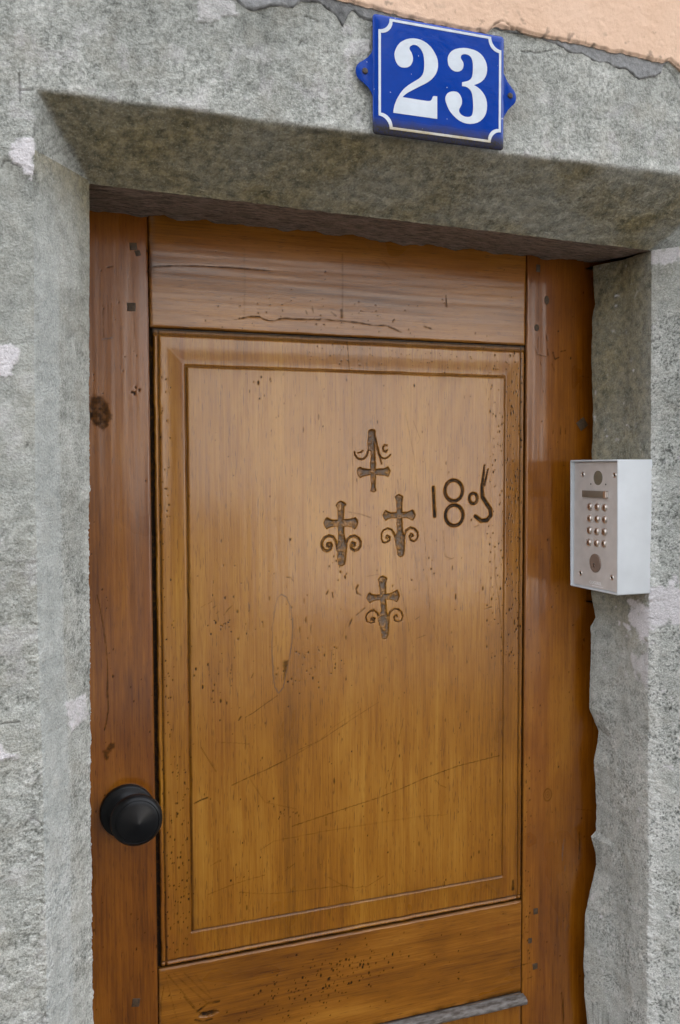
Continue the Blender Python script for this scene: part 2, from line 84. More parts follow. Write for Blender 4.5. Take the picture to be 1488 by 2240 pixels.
TWO = [(.43931,2.03221),(.43991,2.03566),(.44126,2.03922),(.44351,2.04318),(.44651,2.04672),(.45011,2.04942),(.45403,2.05164),(.45856,2.05327),(.4631,2.05424),(.46766,2.05453),(.47223,2.05429),(.47712,2.05314),(.48142,2.05135),(.48557,2.04858),(.48912,2.04502),(.49191,2.04135),(.49408,2.03757),(.49548,2.03368),(.49596,2.02964),(.49581,2.02552),(.49489,2.02128),(.4932,2.01749),(.49073,2.01386),(.48718,2.00995),(.48303,2.00664),(.47857,2.00371),(.47382,2.00102),(.46772,1.99746),(.46163,1.99379),(.45738,1.99118),(.45405,1.98871),(.45163,1.98662),(.44952,1.98445),(.4586,1.98443),(.47078,1.98427),(.47999,1.98425),(.48337,1.98442),(.48584,1.98501),(.48738,1.98617),(.48846,1.98823),(.48923,1.99039),(.49077,1.99128),(.49496,1.99142),(.49499,1.97742),(.49502,1.96506),(.46622,1.96501),(.43794,1.96497),(.43809,1.96769),(.43869,1.97074),(.43959,1.97436),(.44079,1.97749),(.44229,1.98106),(.44425,1.98443),(.44681,1.98855),(.44952,1.99216),(.45314,1.99589),(.45707,1.99927),(.46238,2.00298),(.46771,2.00657),(.47106,2.00894),(.47381,2.01149),(.4758,2.01436),(.47702,2.01739),(.47763,2.02088),(.47793,2.02432),(.47792,2.02908),(.47746,2.03377),(.47669,2.03773),(.4753,2.04092),(.47331,2.04361),(.47072,2.04566),(.46813,2.04689),(.46539,2.04716),(.46296,2.04666),(.46084,2.04552),(.45917,2.04406),(.45857,2.04235),(.45872,2.04102),(.45948,2.03978),(.46054,2.03846),(.4616,2.03686),(.46251,2.03442),(.46312,2.03167),(.46297,2.02867),(.46191,2.02568),(.46055,2.02318),(.45858,2.02127),(.45585,2.0198),(.45253,2.01892),(.44921,2.01872),(.44651,2.01927),(.44395,2.02079),(.442,2.02307),(.44066,2.02569),(.43976,2.02865)]
THREE = [(.5087,2.03629),(.50901,2.03908),(.51009,2.04198),(.51181,2.0447),(.51415,2.04725),(.51696,2.04918),(.52026,2.05077),(.52466,2.05226),(.52971,2.05329),(.53446,2.05373),(.53923,2.05361),(.54433,2.05313),(.54897,2.05188),(.55331,2.04975),(.55686,2.04679),(.55961,2.04315),(.56141,2.03909),(.56224,2.03502),(.56226,2.03084),(.56164,2.02712),(.5602,2.02356),(.55812,2.02034),(.5554,2.01759),(.55251,2.01538),(.54899,2.0135),(.5442,2.01132),(.54676,2.01055),(.54933,2.00951),(.5532,2.00724),(.55659,2.00421),(.55919,2.00092),(.56115,1.99712),(.56214,1.99305),(.56249,1.98889),(.56219,1.98451),(.56124,1.98032),(.55932,1.97629),(.55643,1.97256),(.55322,1.96964),(.54921,1.96733),(.54456,1.96564),(.53961,1.96461),(.53466,1.96442),(.53005,1.96497),(.52497,1.96656),(.52054,1.96893),(.51627,1.97199),(.51264,1.97554),(.50996,1.97907),(.50792,1.98322),(.5065,1.98648),(.50586,1.98984),(.50617,1.9925),(.50726,1.99498),(.50882,1.99698),(.511,1.99851),(.51398,1.99974),(.51728,2.00032),(.52027,2.00031),(.52295,1.99956),(.52517,1.99778),(.52676,1.99536),(.52788,1.99274),(.52821,1.99001),(.52806,1.98777),(.52743,1.98561),(.52602,1.98307),(.5246,1.98067),(.52413,1.97881),(.52446,1.97691),(.52573,1.97513),(.52764,1.97384),(.52986,1.97287),(.5324,1.97235),(.53479,1.97224),(.53718,1.97254),(.53957,1.97339),(.54148,1.97489),(.54259,1.97698),(.54306,1.97941),(.54337,1.98293),(.54351,1.98644),(.54333,1.99129),(.54283,1.9961),(.54217,1.99963),(.54104,2.00282),(.53928,2.00509),(.53704,2.00673),(.53512,2.00758),(.53274,2.00809),(.5283,2.00804),(.52829,2.01025),(.52828,2.01246),(.53383,2.01434),(.53637,2.01538),(.53859,2.0168),(.54049,2.01873),(.54176,2.02099),(.54254,2.02443),(.54284,2.02808),(.54299,2.03227),(.54281,2.03641),(.54215,2.03992),(.54086,2.04306),(.5391,2.04488),(.53687,2.04593),(.53449,2.04627),(.53211,2.04633),(.5299,2.04587),(.52816,2.04506),(.5269,2.04377),(.52628,2.04216),(.52644,2.04053),(.52739,2.03901),(.52882,2.03743),(.52978,2.03577),(.5301,2.03347),(.5298,2.03093),(.52901,2.02861),(.52744,2.02659),(.52492,2.02499),(.52192,2.02415),(.51909,2.02403),(.51641,2.02461),(.51374,2.02588),(.5117,2.02779),(.51013,2.02977),(.50934,2.03226)]
SCREWS_PLATE = [(.40173,2.0094),(.59753,2.00687)]
TABS = [(.41233,2.03488),(.39621,2.0179),(.39255,2.00677),(.39616,1.99666),(.40638,1.99008),(.58863,2.03317),(.59444,2.02553),(.60361,2.01405),(.6045,2.00567),(.60208,1.99542),(.58979,1.9811)]
IC_SCREWS = [(-.05244,1.53603),(-.13091,1.53567),(-.04912,1.38275),(-.12722,1.38456)]
IC_LENS = [(-.09129,1.53127),(-.09111,1.54165),(-.09148,1.52079)]
IC_HOLES = [(-.07339,1.52175),(-.11004,1.5218)]
IC_SLOT = [(-.05536,1.51219),(-.11717,1.51267),(-.11736,1.50217),(-.05555,1.50124)]
IC_BTN = [(-.07236,1.48717),(-.09129,1.48716),(-.10958,1.48714),(-.07218,1.46901),(-.09097,1.46922),(-.10944,1.46924),(-.07184,1.45083),(-.0905,1.45038),(-.109,1.45083),(-.07134,1.43229),(-.09034,1.43258),(-.10855,1.43304)]
IC_LOCK = [(-.08718,1.40212),(-.08694,1.41584),(-.08743,1.3882),(-.08532,1.39801)]
IC_TEXT = [(-.07105,1.37321),(-.10101,1.37086),(-.07855,1.36666),(-.10738,1.36775)]
IC_PLATE = [(-.03603,1.55351),(-.13391,1.55216),(-.03048,1.36539),(-.14196,1.36539)]


# ---------------------------------------------------------------- noise
def _hash(ix, iz, seed):
    h = (ix * 374761393 + iz * 668265263 + seed * 974634777) & 0xffffffff
    h = ((h ^ (h >> 13)) * 1274126177) & 0xffffffff
    return h ^ (h >> 16)

def perlin(x, z, seed=0):
    ix = np.floor(x).astype(np.int64); iz = np.floor(z).astype(np.int64)
    fx = x - ix; fz = z - iz
    u = fx * fx * fx * (fx * (fx * 6 - 15) + 10); v = fz * fz * fz * (fz * (fz * 6 - 15) + 10)
    def g(a, b):
        ang = (_hash(ix + a, iz + b, seed) & 1023) * (2 * np.pi / 1024)
        return np.cos(ang) * (fx - a) + np.sin(ang) * (fz - b)
    n0 = g(0, 0) * (1 - u) + g(1, 0) * u
    n1 = g(0, 1) * (1 - u) + g(1, 1) * u
    return (n0 * (1 - v) + n1 * v) * 1.5

def fbm(x, z, oct=4, seed=0, gain=0.5):
    r = 0; a = 1; f = 1
    for o in range(oct):
        r = r + a * perlin(x * f + 17.3 * o, z * f - 9.1 * o, seed + o)
        a *= gain; f *= 2.03
    return r

def smooth(a, b, t):
    t = np.clip((t - a) / (b - a), 0, 1)
    return t * t * (3 - 2 * t)

# ---------------------------------------------------------------- scene helpers
def tag(o, label=None, cat=None, group=None, kind=None):
    if label: o['label'] = label
    if cat: o['category'] = cat
    if group: o['group'] = group
    if kind: o['kind'] = kind
    return o

def empty(name, loc, label, cat):
    o = bpy.data.objects.new(name, None)
    COL.objects.link(o)
    o.location = loc
    o.empty_display_size = 0.05
    return tag(o, label, cat, kind='thing')

def link(name, me, mat, parent=None):
    o = bpy.data.objects.new(name, me)
    COL.objects.link(o)
    if mat: me.materials.append(mat)
    if parent:
        o.parent = parent
        o.matrix_parent_inverse = Matrix.Translation(-parent.location)
    return o

def from_arrays(name, V, Q, mat, parent=None, attrs=None, shade=True, T=None):
    """one mesh object from vertex, quad and triangle arrays"""
    me = bpy.data.meshes.new(name)
    V = np.ascontiguousarray(V, dtype=np.float32)
    Q = np.ascontiguousarray(Q, dtype=np.int32).reshape(-1, 4)
    nt = 0 if T is None else len(T)
    me.vertices.add(len(V)); me.vertices.foreach_set('co', V.ravel())
    loops = Q.ravel()
    starts = np.arange(len(Q), dtype=np.int32) * 4
    tot = np.full(len(Q), 4, np.int32)
    if nt:
        T = np.ascontiguousarray(T, dtype=np.int32)
        starts = np.concatenate([starts, len(loops) + np.arange(nt, dtype=np.int32) * 3])
        loops = np.concatenate([loops, T.ravel()]); tot = np.concatenate([tot, np.full(nt, 3, np.int32)])
    me.loops.add(len(loops)); me.loops.foreach_set('vertex_index', loops.astype(np.int32))
    me.polygons.add(len(tot)); me.polygons.foreach_set('loop_start', starts.astype(np.int32))
    me.polygons.foreach_set('loop_total', tot)
    if shade: me.polygons.foreach_set('use_smooth', np.ones(len(tot), bool))
    me.update(calc_edges=True)
    for k, a in (attrs or {}).items():
        at = me.attributes.new(k, 'FLOAT', 'POINT')
        at.data.foreach_set('value', np.ascontiguousarray(a, dtype=np.float32).ravel())
    return link(name, me, mat, parent)

def grid_quads(n, m, off=0):
    i = np.arange(n - 1)[:, None]; j = np.arange(m - 1)[None, :]
    a = i * m + j
    return (np.stack([a, a + 1, a + m + 1, a + m], -1).reshape(-1, 4) + off)

def ring_index(n, m):
    return np.concatenate([np.arange(m), np.arange(1, n) * m + m - 1,
                           (n - 1) * m + np.arange(m - 2, -1, -1), np.arange(n - 2, 0, -1) * m])

def sheet(name, P, mat, parent, attrs=None, back=None, split=None, flip=False):
    """grid surface P[row, col, 3] closed at the back by a skirt; split = list of (mask, name)
    takes carved areas out as child meshes of their own"""
    n, m = P.shape[:2]
    V = P.reshape(-1, 3); Q = grid_quads(n, m)
    if flip: Q = Q[:, ::-1]
    A = {k: a.reshape(-1) for k, a in (attrs or {}).items()}
    extras = []
    if split:
        own = np.zeros(len(Q), int)
        for k, (mask, nm) in enumerate(split):
            c = mask.reshape(-1)[Q].sum(1)
            own[(c >= 3) & (own == 0)] = k + 1
        for k, (mask, nm) in enumerate(split):
            extras.append((nm, Q[own == k + 1]))
        Q = Q[own == 0]
    if back is not None:
        ring = ring_index(n, m)
        B = V[ring].copy(); B[:, 1] = back
        nv = len(V); L = len(ring); k = np.arange(L); k2 = np.roll(k, -1)
        a = nv + k; b = nv + k2; c = nv + L + k2; d = nv + L + k
        B = np.vstack([V[ring], B])
        SK = np.stack([a, d, c, b], -1)
        if flip: SK = SK[:, ::-1]
        V2 = np.vstack([V, B]); Q2 = np.vstack([Q, SK])
        A2 = {k_: np.concatenate([x, x[ring], x[ring]]) for k_, x in A.items()}
    else:
        V2, Q2, A2 = V, Q, A
    o = from_arrays(name, V2, Q2, mat, parent, A2)
    for nm, q in extras:
        if not len(q): continue
        u, inv = np.unique(q.ravel(), return_inverse=True)
        from_arrays(nm, V[u], inv.reshape(-1, 4), mat, o, {k: x[u] for k, x in A.items()})
    return o

def bm_obj(name, bm, mat, parent=None, smooth_angle=None):
    me = bpy.data.meshes.new(name)
    bm.normal_update()
    bm.to_mesh(me); bm.free()
    if smooth_angle is not None:
        me.polygons.foreach_set('use_smooth', np.ones(len(me.polygons), bool))
        me.set_sharp_from_angle(angle=R(smooth_angle))
    return link(name, me, mat, parent)

def frame(o, e1, e2):
    e1 = Vector(e1); e2 = Vector(e2); n = e1.cross(e2)
    return Matrix(((e1.x, e2.x, n.x, o[0]), (e1.y, e2.y, n.y, o[1]), (e1.z, e2.z, n.z, o[2]), (0, 0, 0, 1)))

def add_prism(bm, poly, h0, h1, M=None, bevel=0):
    a = 0
    for i in range(len(poly)):
        x0, y0 = poly[i]; x1, y1 = poly[(i + 1) % len(poly)]; a += x0 * y1 - x1 * y0
    if a < 0: poly = poly[::-1]
    lo = [bm.verts.new((x, y, h0)) for x, y in poly]
    hi = [bm.verts.new((x, y, h1)) for x, y in poly]
    n = len(poly)
    fs = [bm.faces.new(hi), bm.faces.new(lo[::-1])]
    for i in range(n):
        fs.append(bm.faces.new((lo[i], lo[(i + 1) % n], hi[(i + 1) % n], hi[i])))
    if bevel:
        es = [e for e in fs[0].edges]
        r = bmesh.ops.bevel(bm, geom=es, offset=bevel, segments=2, profile=0.5, affect='EDGES')
    return fs

def xform(bm, M):
    bmesh.ops.transform(bm, matrix=M, verts=bm.verts[:])
    return bm

def add_box(bm, lo, hi):
    g = bmesh.ops.create_cube(bm, size=1.0)
    for v in g['verts']:
        v.co = Vector([lo[i] if v.co[i] < 0 else hi[i] for i in range(3)])
    return g['verts']

def lathe(prof, seg=64):
    bm = bmesh.new()
    rings = []
    for r, h in prof:
        if r < 1e-6: rings.append([bm.verts.new((0, 0, h))])
        else: rings.append([bm.verts.new((r * math.cos(2 * math.pi * k / seg), r * math.sin(2 * math.pi * k / seg), h)) for k in range(seg)])
    for a, b in zip(rings, rings[1:]):
        for k in range(seg):
            k2 = (k + 1) % seg
            if len(a) == 1 and len(b) == 1: break
            if len(a) == 1: bm.faces.new((a[0], b[k], b[k2]))
            elif len(b) == 1: bm.faces.new((a[k], a[k2], b[0]))
            else: bm.faces.new((a[k], a[k2], b[k2], b[k]))
    bmesh.ops.recalc_face_normals(bm, faces=bm.faces[:])
    return bm

def text_mesh(name, txt, size, M, mat, parent, ext=0.0002, align='CENTER', sx=1.0):
    cu = bpy.data.curves.new(name, 'FONT')
    cu.body = txt; cu.size = size; cu.extrude = ext; cu.align_x = align; cu.align_y = 'CENTER'
    cu.resolution_u = 3
    o = bpy.data.objects.new(name, cu); COL.objects.link(o)
    bpy.context.view_layer.update()
    dg = bpy.context.evaluated_depsgraph_get()
    me = bpy.data.meshes.new_from_object(o.evaluated_get(dg))
    bpy.data.objects.remove(o); bpy.data.curves.remove(cu)
    me.transform(M @ Matrix.Diagonal((sx, 1, 1, 1)))
    me.name = name
    return link(name, me, mat, parent)

# ---------------------------------------------------------------- materials
class Nodes:
    def __init__(s, name):
        s.mat = bpy.data.materials.new(name)
        s.mat.use_nodes = True
        s.t = s.mat.node_tree
        s.b = s.t.nodes['Principled BSDF']
        s.tc = s.t.nodes.new('ShaderNodeTexCoord')
    def l(s, a, b): s.t.links.new(a, b)
    def n(s, typ): return s.t.nodes.new(typ)
    def attr(s, k):
        a = s.n('ShaderNodeAttribute'); a.attribute_name = k
        return a.outputs['Fac']
    def map(s, sc, rot=(0, 0, 0), loc=(0, 0, 0)):
        m = s.n('ShaderNodeMapping'); s.l(s.tc.outputs['Object'], m.inputs[0])
        m.inputs['Scale'].default_value = sc; m.inputs['Rotation'].default_value = rot
        m.inputs['Location'].default_value = loc
        return m.outputs[0]
    def noise(s, vec, scale=1.0, det=3.0, rough=0.55, dist=0.0):
        x = s.n('ShaderNodeTexNoise'); s.l(vec, x.inputs['Vector'])
        x.inputs['Scale'].default_value = scale; x.inputs['Detail'].default_value = det
        x.inputs['Roughness'].default_value = rough; x.inputs['Distortion'].default_value = dist
        return x.outputs['Fac']
    def voro(s, vec, scale):
        x = s.n('ShaderNodeTexVoronoi'); s.l(vec, x.inputs['Vector']); x.inputs['Scale'].default_value = scale
        return x.outputs['Distance']
    def val(s, x):
        if isinstance(x, (int, float)):
            v = s.n('ShaderNodeValue'); v.outputs[0].default_value = x
            return v.outputs[0]
        return x
    def m(s, op, a, b=0.0, clamp=False):
        x = s.n('ShaderNodeMath'); x.operation = op; x.use_clamp = clamp
        for i, v in enumerate((a, b)):
            if isinstance(v, (int, float)): x.inputs[i].default_value = v
            else: s.l(v, x.inputs[i])
        return x.outputs[0]
    def rng(s, x, a, b, c=0.0, d=1.0):
        r = s.n('ShaderNodeMapRange'); s.l(x, r.inputs[0])
        for i, v in enumerate((a, b, c, d)): r.inputs[i + 1].default_value = v
        return r.outputs[0]
    def ramp(s, x, stops):
        r = s.n('ShaderNodeValToRGB'); s.l(x, r.inputs[0])
        e = r.color_ramp.elements
        while len(e) < len(stops): e.new(0.5)
        for el, (p, c) in zip(e, stops): el.position = p; el.color = (*c, 1)
        return r.outputs[0]
    def mix(s, f, a, b, mode='MIX'):
        x = s.n('ShaderNodeMix'); x.data_type = 'RGBA'; x.blend_type = mode
        if isinstance(f, (int, float)): x.inputs[0].default_value = f
        else: s.l(f, x.inputs[0])
        for i, v in ((6, a), (7, b)):
            if isinstance(v, tuple): x.inputs[i].default_value = (*v, 1)
            else: s.l(v, x.inputs[i])
        return x.outputs[2]
    def bump(s, h, strength, dist):
        x = s.n('ShaderNodeBump'); s.l(h, x.inputs['Height'])
        x.inputs['Strength'].default_value = strength; x.inputs['Distance'].default_value = dist
        s.l(x.outputs[0], s.b.inputs['Normal'])
    def set(s, **k):
        for a, v in k.items():
            i = s.b.inputs[a.replace('_', ' ')]
            if isinstance(v, (int, float)): i.default_value = v
            elif isinstance(v, tuple): i.default_value = (*v, 1) if len(v) == 3 else v
            else: s.l(v, i)
        return s

def plain(name, col, rough=0.5, metal=0.0, var=0.15, scale=40.0, bump=0.0, **k):
    n = Nodes(name)
    f = n.noise(n.map((scale,) * 3), 1.0, 4)
    g = n.noise(n.map((scale * 9,) * 3), 1.0, 2)
    mx = n.mix(n.rng(f, 0.3, 0.7), tuple(c * (1 - var) for c in col), tuple(min(1, c * (1 + var)) for c in col))
    n.set(Base_Color=mx, Metallic=metal, Roughness=n.rng(f, 0.2, 0.8, rough * 0.85, min(1, rough * 1.15)))
    if bump: n.bump(g, bump, 0.001)
    n.set(**k)
    return n.mat

def wood(name, horizontal, base, dark, light):
    n = Nodes(name)
    def st(a, b):                                  # a across the grain, b along it
        return n.map((b, a, a) if horizontal else (a, a, b))
    warp = n.noise(st(5, 1.5), 1.0, 2)
    band = n.noise(st(34, 1.1), 1.0, 4, 0.6, 0.6)
    fib = n.noise(st(420, 9), 1.0, 3, 0.6)
    fine = n.noise(st(1100, 40), 1.0, 2, 0.5)
    pore = n.noise(st(800, 55), 1.0, 1, 0.5)
    flow = n.noise(st(7, 0.9), 1.0, 2, 0.45, 0.4)
    fig = n.m('SINE', n.m('MULTIPLY', flow, 150.0))                 # growth rings cut lengthwise
    blot = n.noise(st(9, 5), 1.0, 3, 0.55, 0.3)
    tone = n.attr('tone'); grime = n.attr('grime'); dust = n.attr('dust'); red = n.attr('red')
    t = n.m('ADD', n.m('MULTIPLY', n.m('SUBTRACT', band, 0.5), 0.6), n.m('MULTIPLY', n.m('SUBTRACT', fib, 0.5), 0.85))
    t = n.m('ADD', t, n.m('MULTIPLY', n.m('SUBTRACT', blot, 0.5), 0.75))
    t = n.m('ADD', t, n.m('MULTIPLY', n.m('SUBTRACT', fine, 0.5), 0.35))
    t = n.m('ADD', t, n.m('MULTIPLY', fig, n.rng(blot, 0.35, 0.65, 0.01, 0.07)))
    t = n.m('ADD', n.m('ADD', t, 0.5), n.m('MULTIPLY', tone, 0.5), True)
    c = n.ramp(t, [(0.0, dark), (0.5, base), (1.0, light)])
    c = n.mix(n.m('MULTIPLY', red, 0.75, True), c, (0.20, 0.052, 0.003))
    pm = n.m('MULTIPLY', n.rng(pore, 0.63, 0.73), 0.55, True)
    c = n.mix(pm, c, tuple(x * 0.35 for x in dark))
    gn = n.m('MULTIPLY', grime, n.rng(n.noise(n.map((160,) * 3), 1.0, 2), 0.2, 0.6, 0.75, 1.1), True)
    c = n.mix(gn, c, (0.021, 0.014, 0.009))
    c = n.mix(dust, c, (0.112, 0.112, 0.108))
    n.set(Base_Color=c)
    r = n.m('ADD', n.rng(blot, 0.3, 0.7, 0.26, 0.36), n.m('MULTIPLY', n.m('MAXIMUM', grime, dust), 0.4), True)
    n.set(Roughness=r, IOR=1.5, Coat_Weight=n.m('SUBTRACT', 0.9, n.m('MAXIMUM', grime, dust), True), Coat_Roughness=0.14, Coat_IOR=1.55)
    n.set(Specular_IOR_Level=n.m('SUBTRACT', 0.15, n.m('MULTIPLY', n.m('MAXIMUM', grime, dust), 0.4), True))
    h = n.m('ADD', n.m('MULTIPLY', fib, 0.5), n.m('ADD', n.m('MULTIPLY', warp, 2.5), n.m('MULTIPLY', pm, -0.6)))
    n.bump(h, 0.22, 0.0012)
    return n.mat

M_PANEL = wood('walnut_panel', False, (0.30, 0.114, 0.004), (0.13, 0.042, 0.001), (0.44, 0.205, 0.022))
M_STILE = wood('walnut_stile', False, (0.225, 0.070, 0.002), (0.085, 0.022, 0.001), (0.34, 0.130, 0.009))
M_RAIL = wood('walnut_rail', True, (0.25, 0.088, 0.003), (0.098, 0.029, 0.001), (0.38, 0.155, 0.015))
M_PEG = plain('dark_peg_wood', (0.06, 0.034, 0.014), 0.6, var=0.5, scale=300)

def stone():
    n = Nodes('grey_sandstone')
    tone = n.attr('tone'); white = n.attr('white'); olive = n.attr('olive'); pink = n.attr('pink'); dirt_shade = n.attr('dirt_shade')
    big = n.noise(n.map((14,) * 3), 1.0, 5, 0.6)
    midn = n.noise(n.map((90,) * 3), 1.0, 4, 0.65)
    fine = n.noise(n.map((420,) * 3), 1.0, 3, 0.6)
    t = n.m('ADD', tone, n.m('MULTIPLY', n.m('SUBTRACT', big, 0.5), 0.55))
    run = n.noise(n.map((45, 45, 5)), 1.0, 4, 0.6)
    t = n.m('ADD', t, n.m('MULTIPLY', n.m('SUBTRACT', run, 0.5), 0.38))
    t = n.m('ADD', t, n.m('MULTIPLY', n.m('SUBTRACT', midn, 0.5), 0.42))
    gr = n.rng(n.noise(n.map((560,) * 3, loc=(9, 2, 4)), 1.0, 2, 0.6), 0.33, 0.67, -0.5, 0.5)
    t = n.m('ADD', t, n.m('MULTIPLY', n.m('SUBTRACT', fine, 0.5), 0.7))
    t = n.m('ADD', t, n.m('MULTIPLY', gr, n.m('ADD', 0.12, n.m('MULTIPLY', n.attr('rough'), 0.24))), True)
    c = n.ramp(t, [(0.0, (0.105, 0.11, 0.098)), (0.35, (0.295, 0.306, 0.278)), (0.65, (0.45, 0.46, 0.425)), (1.0, (0.66, 0.66, 0.625))])
    warm = n.noise(n.map((22,) * 3, loc=(3, 1, 7)), 1.0, 4, 0.6)
    c = n.mix(n.rng(warm, 0.5, 0.75, 0, 0.45), c, (0.36, 0.34, 0.285))
    om = n.mix(n.rng(midn, 0.35, 0.65), (0.10, 0.088, 0.045), (0.31, 0.26, 0.14))
    om = n.mix(n.rng(fine, 0.52, 0.7, 0, 0.6), om, (0.36, 0.33, 0.24))
    c = n.mix(n.m('MULTIPLY', olive, n.rng(big, 0.25, 0.6, 0.7, 1.0), True), c, om)
    st = n.noise(n.map((45, 200, 200)), 1.0, 3, 0.7)
    pk = n.mix(n.rng(st, 0.35, 0.62), (0.085, 0.06, 0.045), (0.42, 0.31, 0.25))
    c = n.mix(n.m('MULTIPLY', pink, 0.85), c, pk)
    c = n.mix(n.m('MULTIPLY', dirt_shade, 0.8, True), c, (0.06, 0.06, 0.055))
    c = n.mix(n.m('MULTIPLY', n.attr('cool'), 0.22), c, (0.40, 0.45, 0.47))
    c = n.mix(white, c, n.mix(n.rng(fine, 0.3, 0.7), (0.55, 0.53, 0.54), (0.74, 0.71, 0.72)))
    spark = n.rng(n.voro(n.map((1, 1, 1)), 260.0), 0.0, 0.11, 1.0, 0.0)
    sparse = n.rng(n.noise(n.map((130,) * 3, loc=(5, 5, 5)), 1.0, 0), 0.66, 0.7)
    c = n.mix(n.m('MULTIPLY', spark, sparse, True), c, (0.75, 0.76, 0.72))
    n.set(Base_Color=c, Roughness=0.88, Specular_IOR_Level=0.25)
    h = n.m('ADD', n.m('MULTIPLY', midn, 1.2), n.m('MULTIPLY', fine, 0.8))
    n.bump(h, 0.8, 0.003)
    return n.mat
M_STONE = stone()

def plaster():
    n = Nodes('peach_render')
    big = n.noise(n.map((9,) * 3), 1.0, 4, 0.6)
    mid = n.noise(n.map((170,) * 3), 1.0, 3, 0.6)
    fine = n.noise(n.map((480,) * 3), 1.0, 2, 0.5)
    dirt_shade = n.attr('dirt_shade')
    c = n.mix(n.rng(big, 0.3, 0.7), (0.69, 0.475, 0.335), (0.75, 0.54, 0.40))
    c = n.mix(n.rng(mid, 0.55, 0.75, 0, 0.35), c, (0.55, 0.36, 0.25))
    sp = n.rng(n.noise(n.map((60, 60, 40), loc=(2, 0, 3)), 1.0, 4, 0.7), 0.64, 0.72, 0, 0.6)
    c = n.mix(sp, c, (0.30, 0.20, 0.145))
    c = n.mix(n.m('MULTIPLY', dirt_shade, 0.9, True), c, (0.075, 0.06, 0.05))
    n.set(Base_Color=c, Roughness=0.92, Specular_IOR_Level=0.2)
    n.bump(n.m('ADD', mid, n.m('MULTIPLY', fine, 0.8)), 0.3, 0.0018)
    return n.mat
M_RENDER = plaster()

def mortar():
    n = Nodes('grey_mortar')
    mid = n.noise(n.map((120,) * 3), 1.0, 4, 0.65)
    fine = n.noise(n.map((500,) * 3), 1.0, 2, 0.6)
    dirt_shade = n.attr('dirt_shade')
    c = n.mix(n.rng(mid, 0.3, 0.7), (0.20, 0.205, 0.205), (0.33, 0.335, 0.335))
    c = n.mix(n.rng(fine, 0.55, 0.75, 0, 0.5), c, (0.12, 0.12, 0.12))
    c = n.mix(n.m('MULTIPLY', dirt_shade, 0.85, True), c, (0.045, 0.045, 0.042))
    n.set(Base_Color=c, Roughness=0.95, Specular_IOR_Level=0.2)
    n.bump(n.m('ADD', mid, fine), 0.6, 0.002)
    return n.mat
M_MORTAR = mortar()
M_MASONRY = plain('rubble_masonry', (0.28, 0.25, 0.21), 0.95, var=0.3, scale=12, bump=0.5)

def enamel(name, col, rustc, z0, z1):
    n = Nodes(name)
    sep = n.n('ShaderNodeSeparateXYZ'); n.l(n.tc.outputs['Object'], sep.inputs[0])
    w = n.noise(n.map((55, 55, 90)), 1.0, 4, 0.6)
    f = n.noise(n.map((420,) * 3), 1.0, 2, 0.6)
    z = n.m('ADD', sep.outputs[2], n.m('MULTIPLY', n.m('SUBTRACT', w, 0.5), 0.012))
    k = n.rng(z, z0, z1, 1.0, 0.0)
    c = n.mix(n.rng(w, 0.3, 0.7), tuple(x * 0.88 for x in col), col)
    chips = n.rng(n.noise(n.map((190,) * 3, loc=(1, 4, 2)), 1.0, 1), 0.76, 0.78)
    c = n.mix(n.m('MULTIPLY', chips, 0.6), c, (0.55, 0.6, 0.7))
    c = n.mix(n.m('MULTIPLY', k, n.rng(f, 0.3, 0.6, 0.75, 1.0), True), c, rustc)
    n.set(Base_Color=c, Roughness=n.m('ADD', n.m('MULTIPLY', k, 0.5), n.rng(w, 0.3, 0.7, 0.1, 0.2), True), Specular_IOR_Level=0.22)
    n.bump(w, 0.12, 0.003)
    return n.mat
M_BLUE = enamel('blue_enamel', (0.001, 0.042, 0.31), (0.032, 0.027, 0.019), 1.947, 1.961)
M_WHITE = enamel('white_enamel', (0.66, 0.72, 0.78), (0.40, 0.31, 0.15), 1.944, 1.955)
M_RIM = plain('rusted_rim', (0.055, 0.045, 0.04), 0.7, var=0.4, scale=200)
M_SCREW = plain('rusty_screw', (0.07, 0.055, 0.045), 0.55, 0.5, var=0.4, scale=300)
M_BLACK = plain('black_satin_metal', (0.006, 0.0065, 0.0075), 0.34, 0.0, var=0.2, scale=60, Specular_IOR_Level=0.28)
M_CASE = plain('pale_grey_paint', (0.60, 0.635, 0.66), 0.42, 0.0, var=0.05, scale=30)
M_PLATE = plain('satin_steel', (0.60, 0.57, 0.545), 0.48, 0.15, var=0.08, scale=60)
M_STEEL = plain('polished_steel', (0.80, 0.74, 0.69), 0.32, 1.0, var=0.1, scale=90)
M_LENS = plain('brown_glass', (0.22, 0.20, 0.15), 0.15, 0.3, var=0.1, scale=50)
M_LOCK = plain('bronze_lock', (0.26, 0.20, 0.165), 0.42, 0.3, var=0.1, scale=80)
M_INK = plain('black_engraving', (0.02, 0.02, 0.02), 0.6)
M_PRINT = plain('white_print', (0.75, 0.75, 0.75), 0.5)
M_LABEL = plain('name_label', (0.22, 0.19, 0.15), 0.35, 0.3, var=0.1, scale=60)
M_HOLE = plain('dark_hole', (0.008, 0.008, 0.008), 0.9)

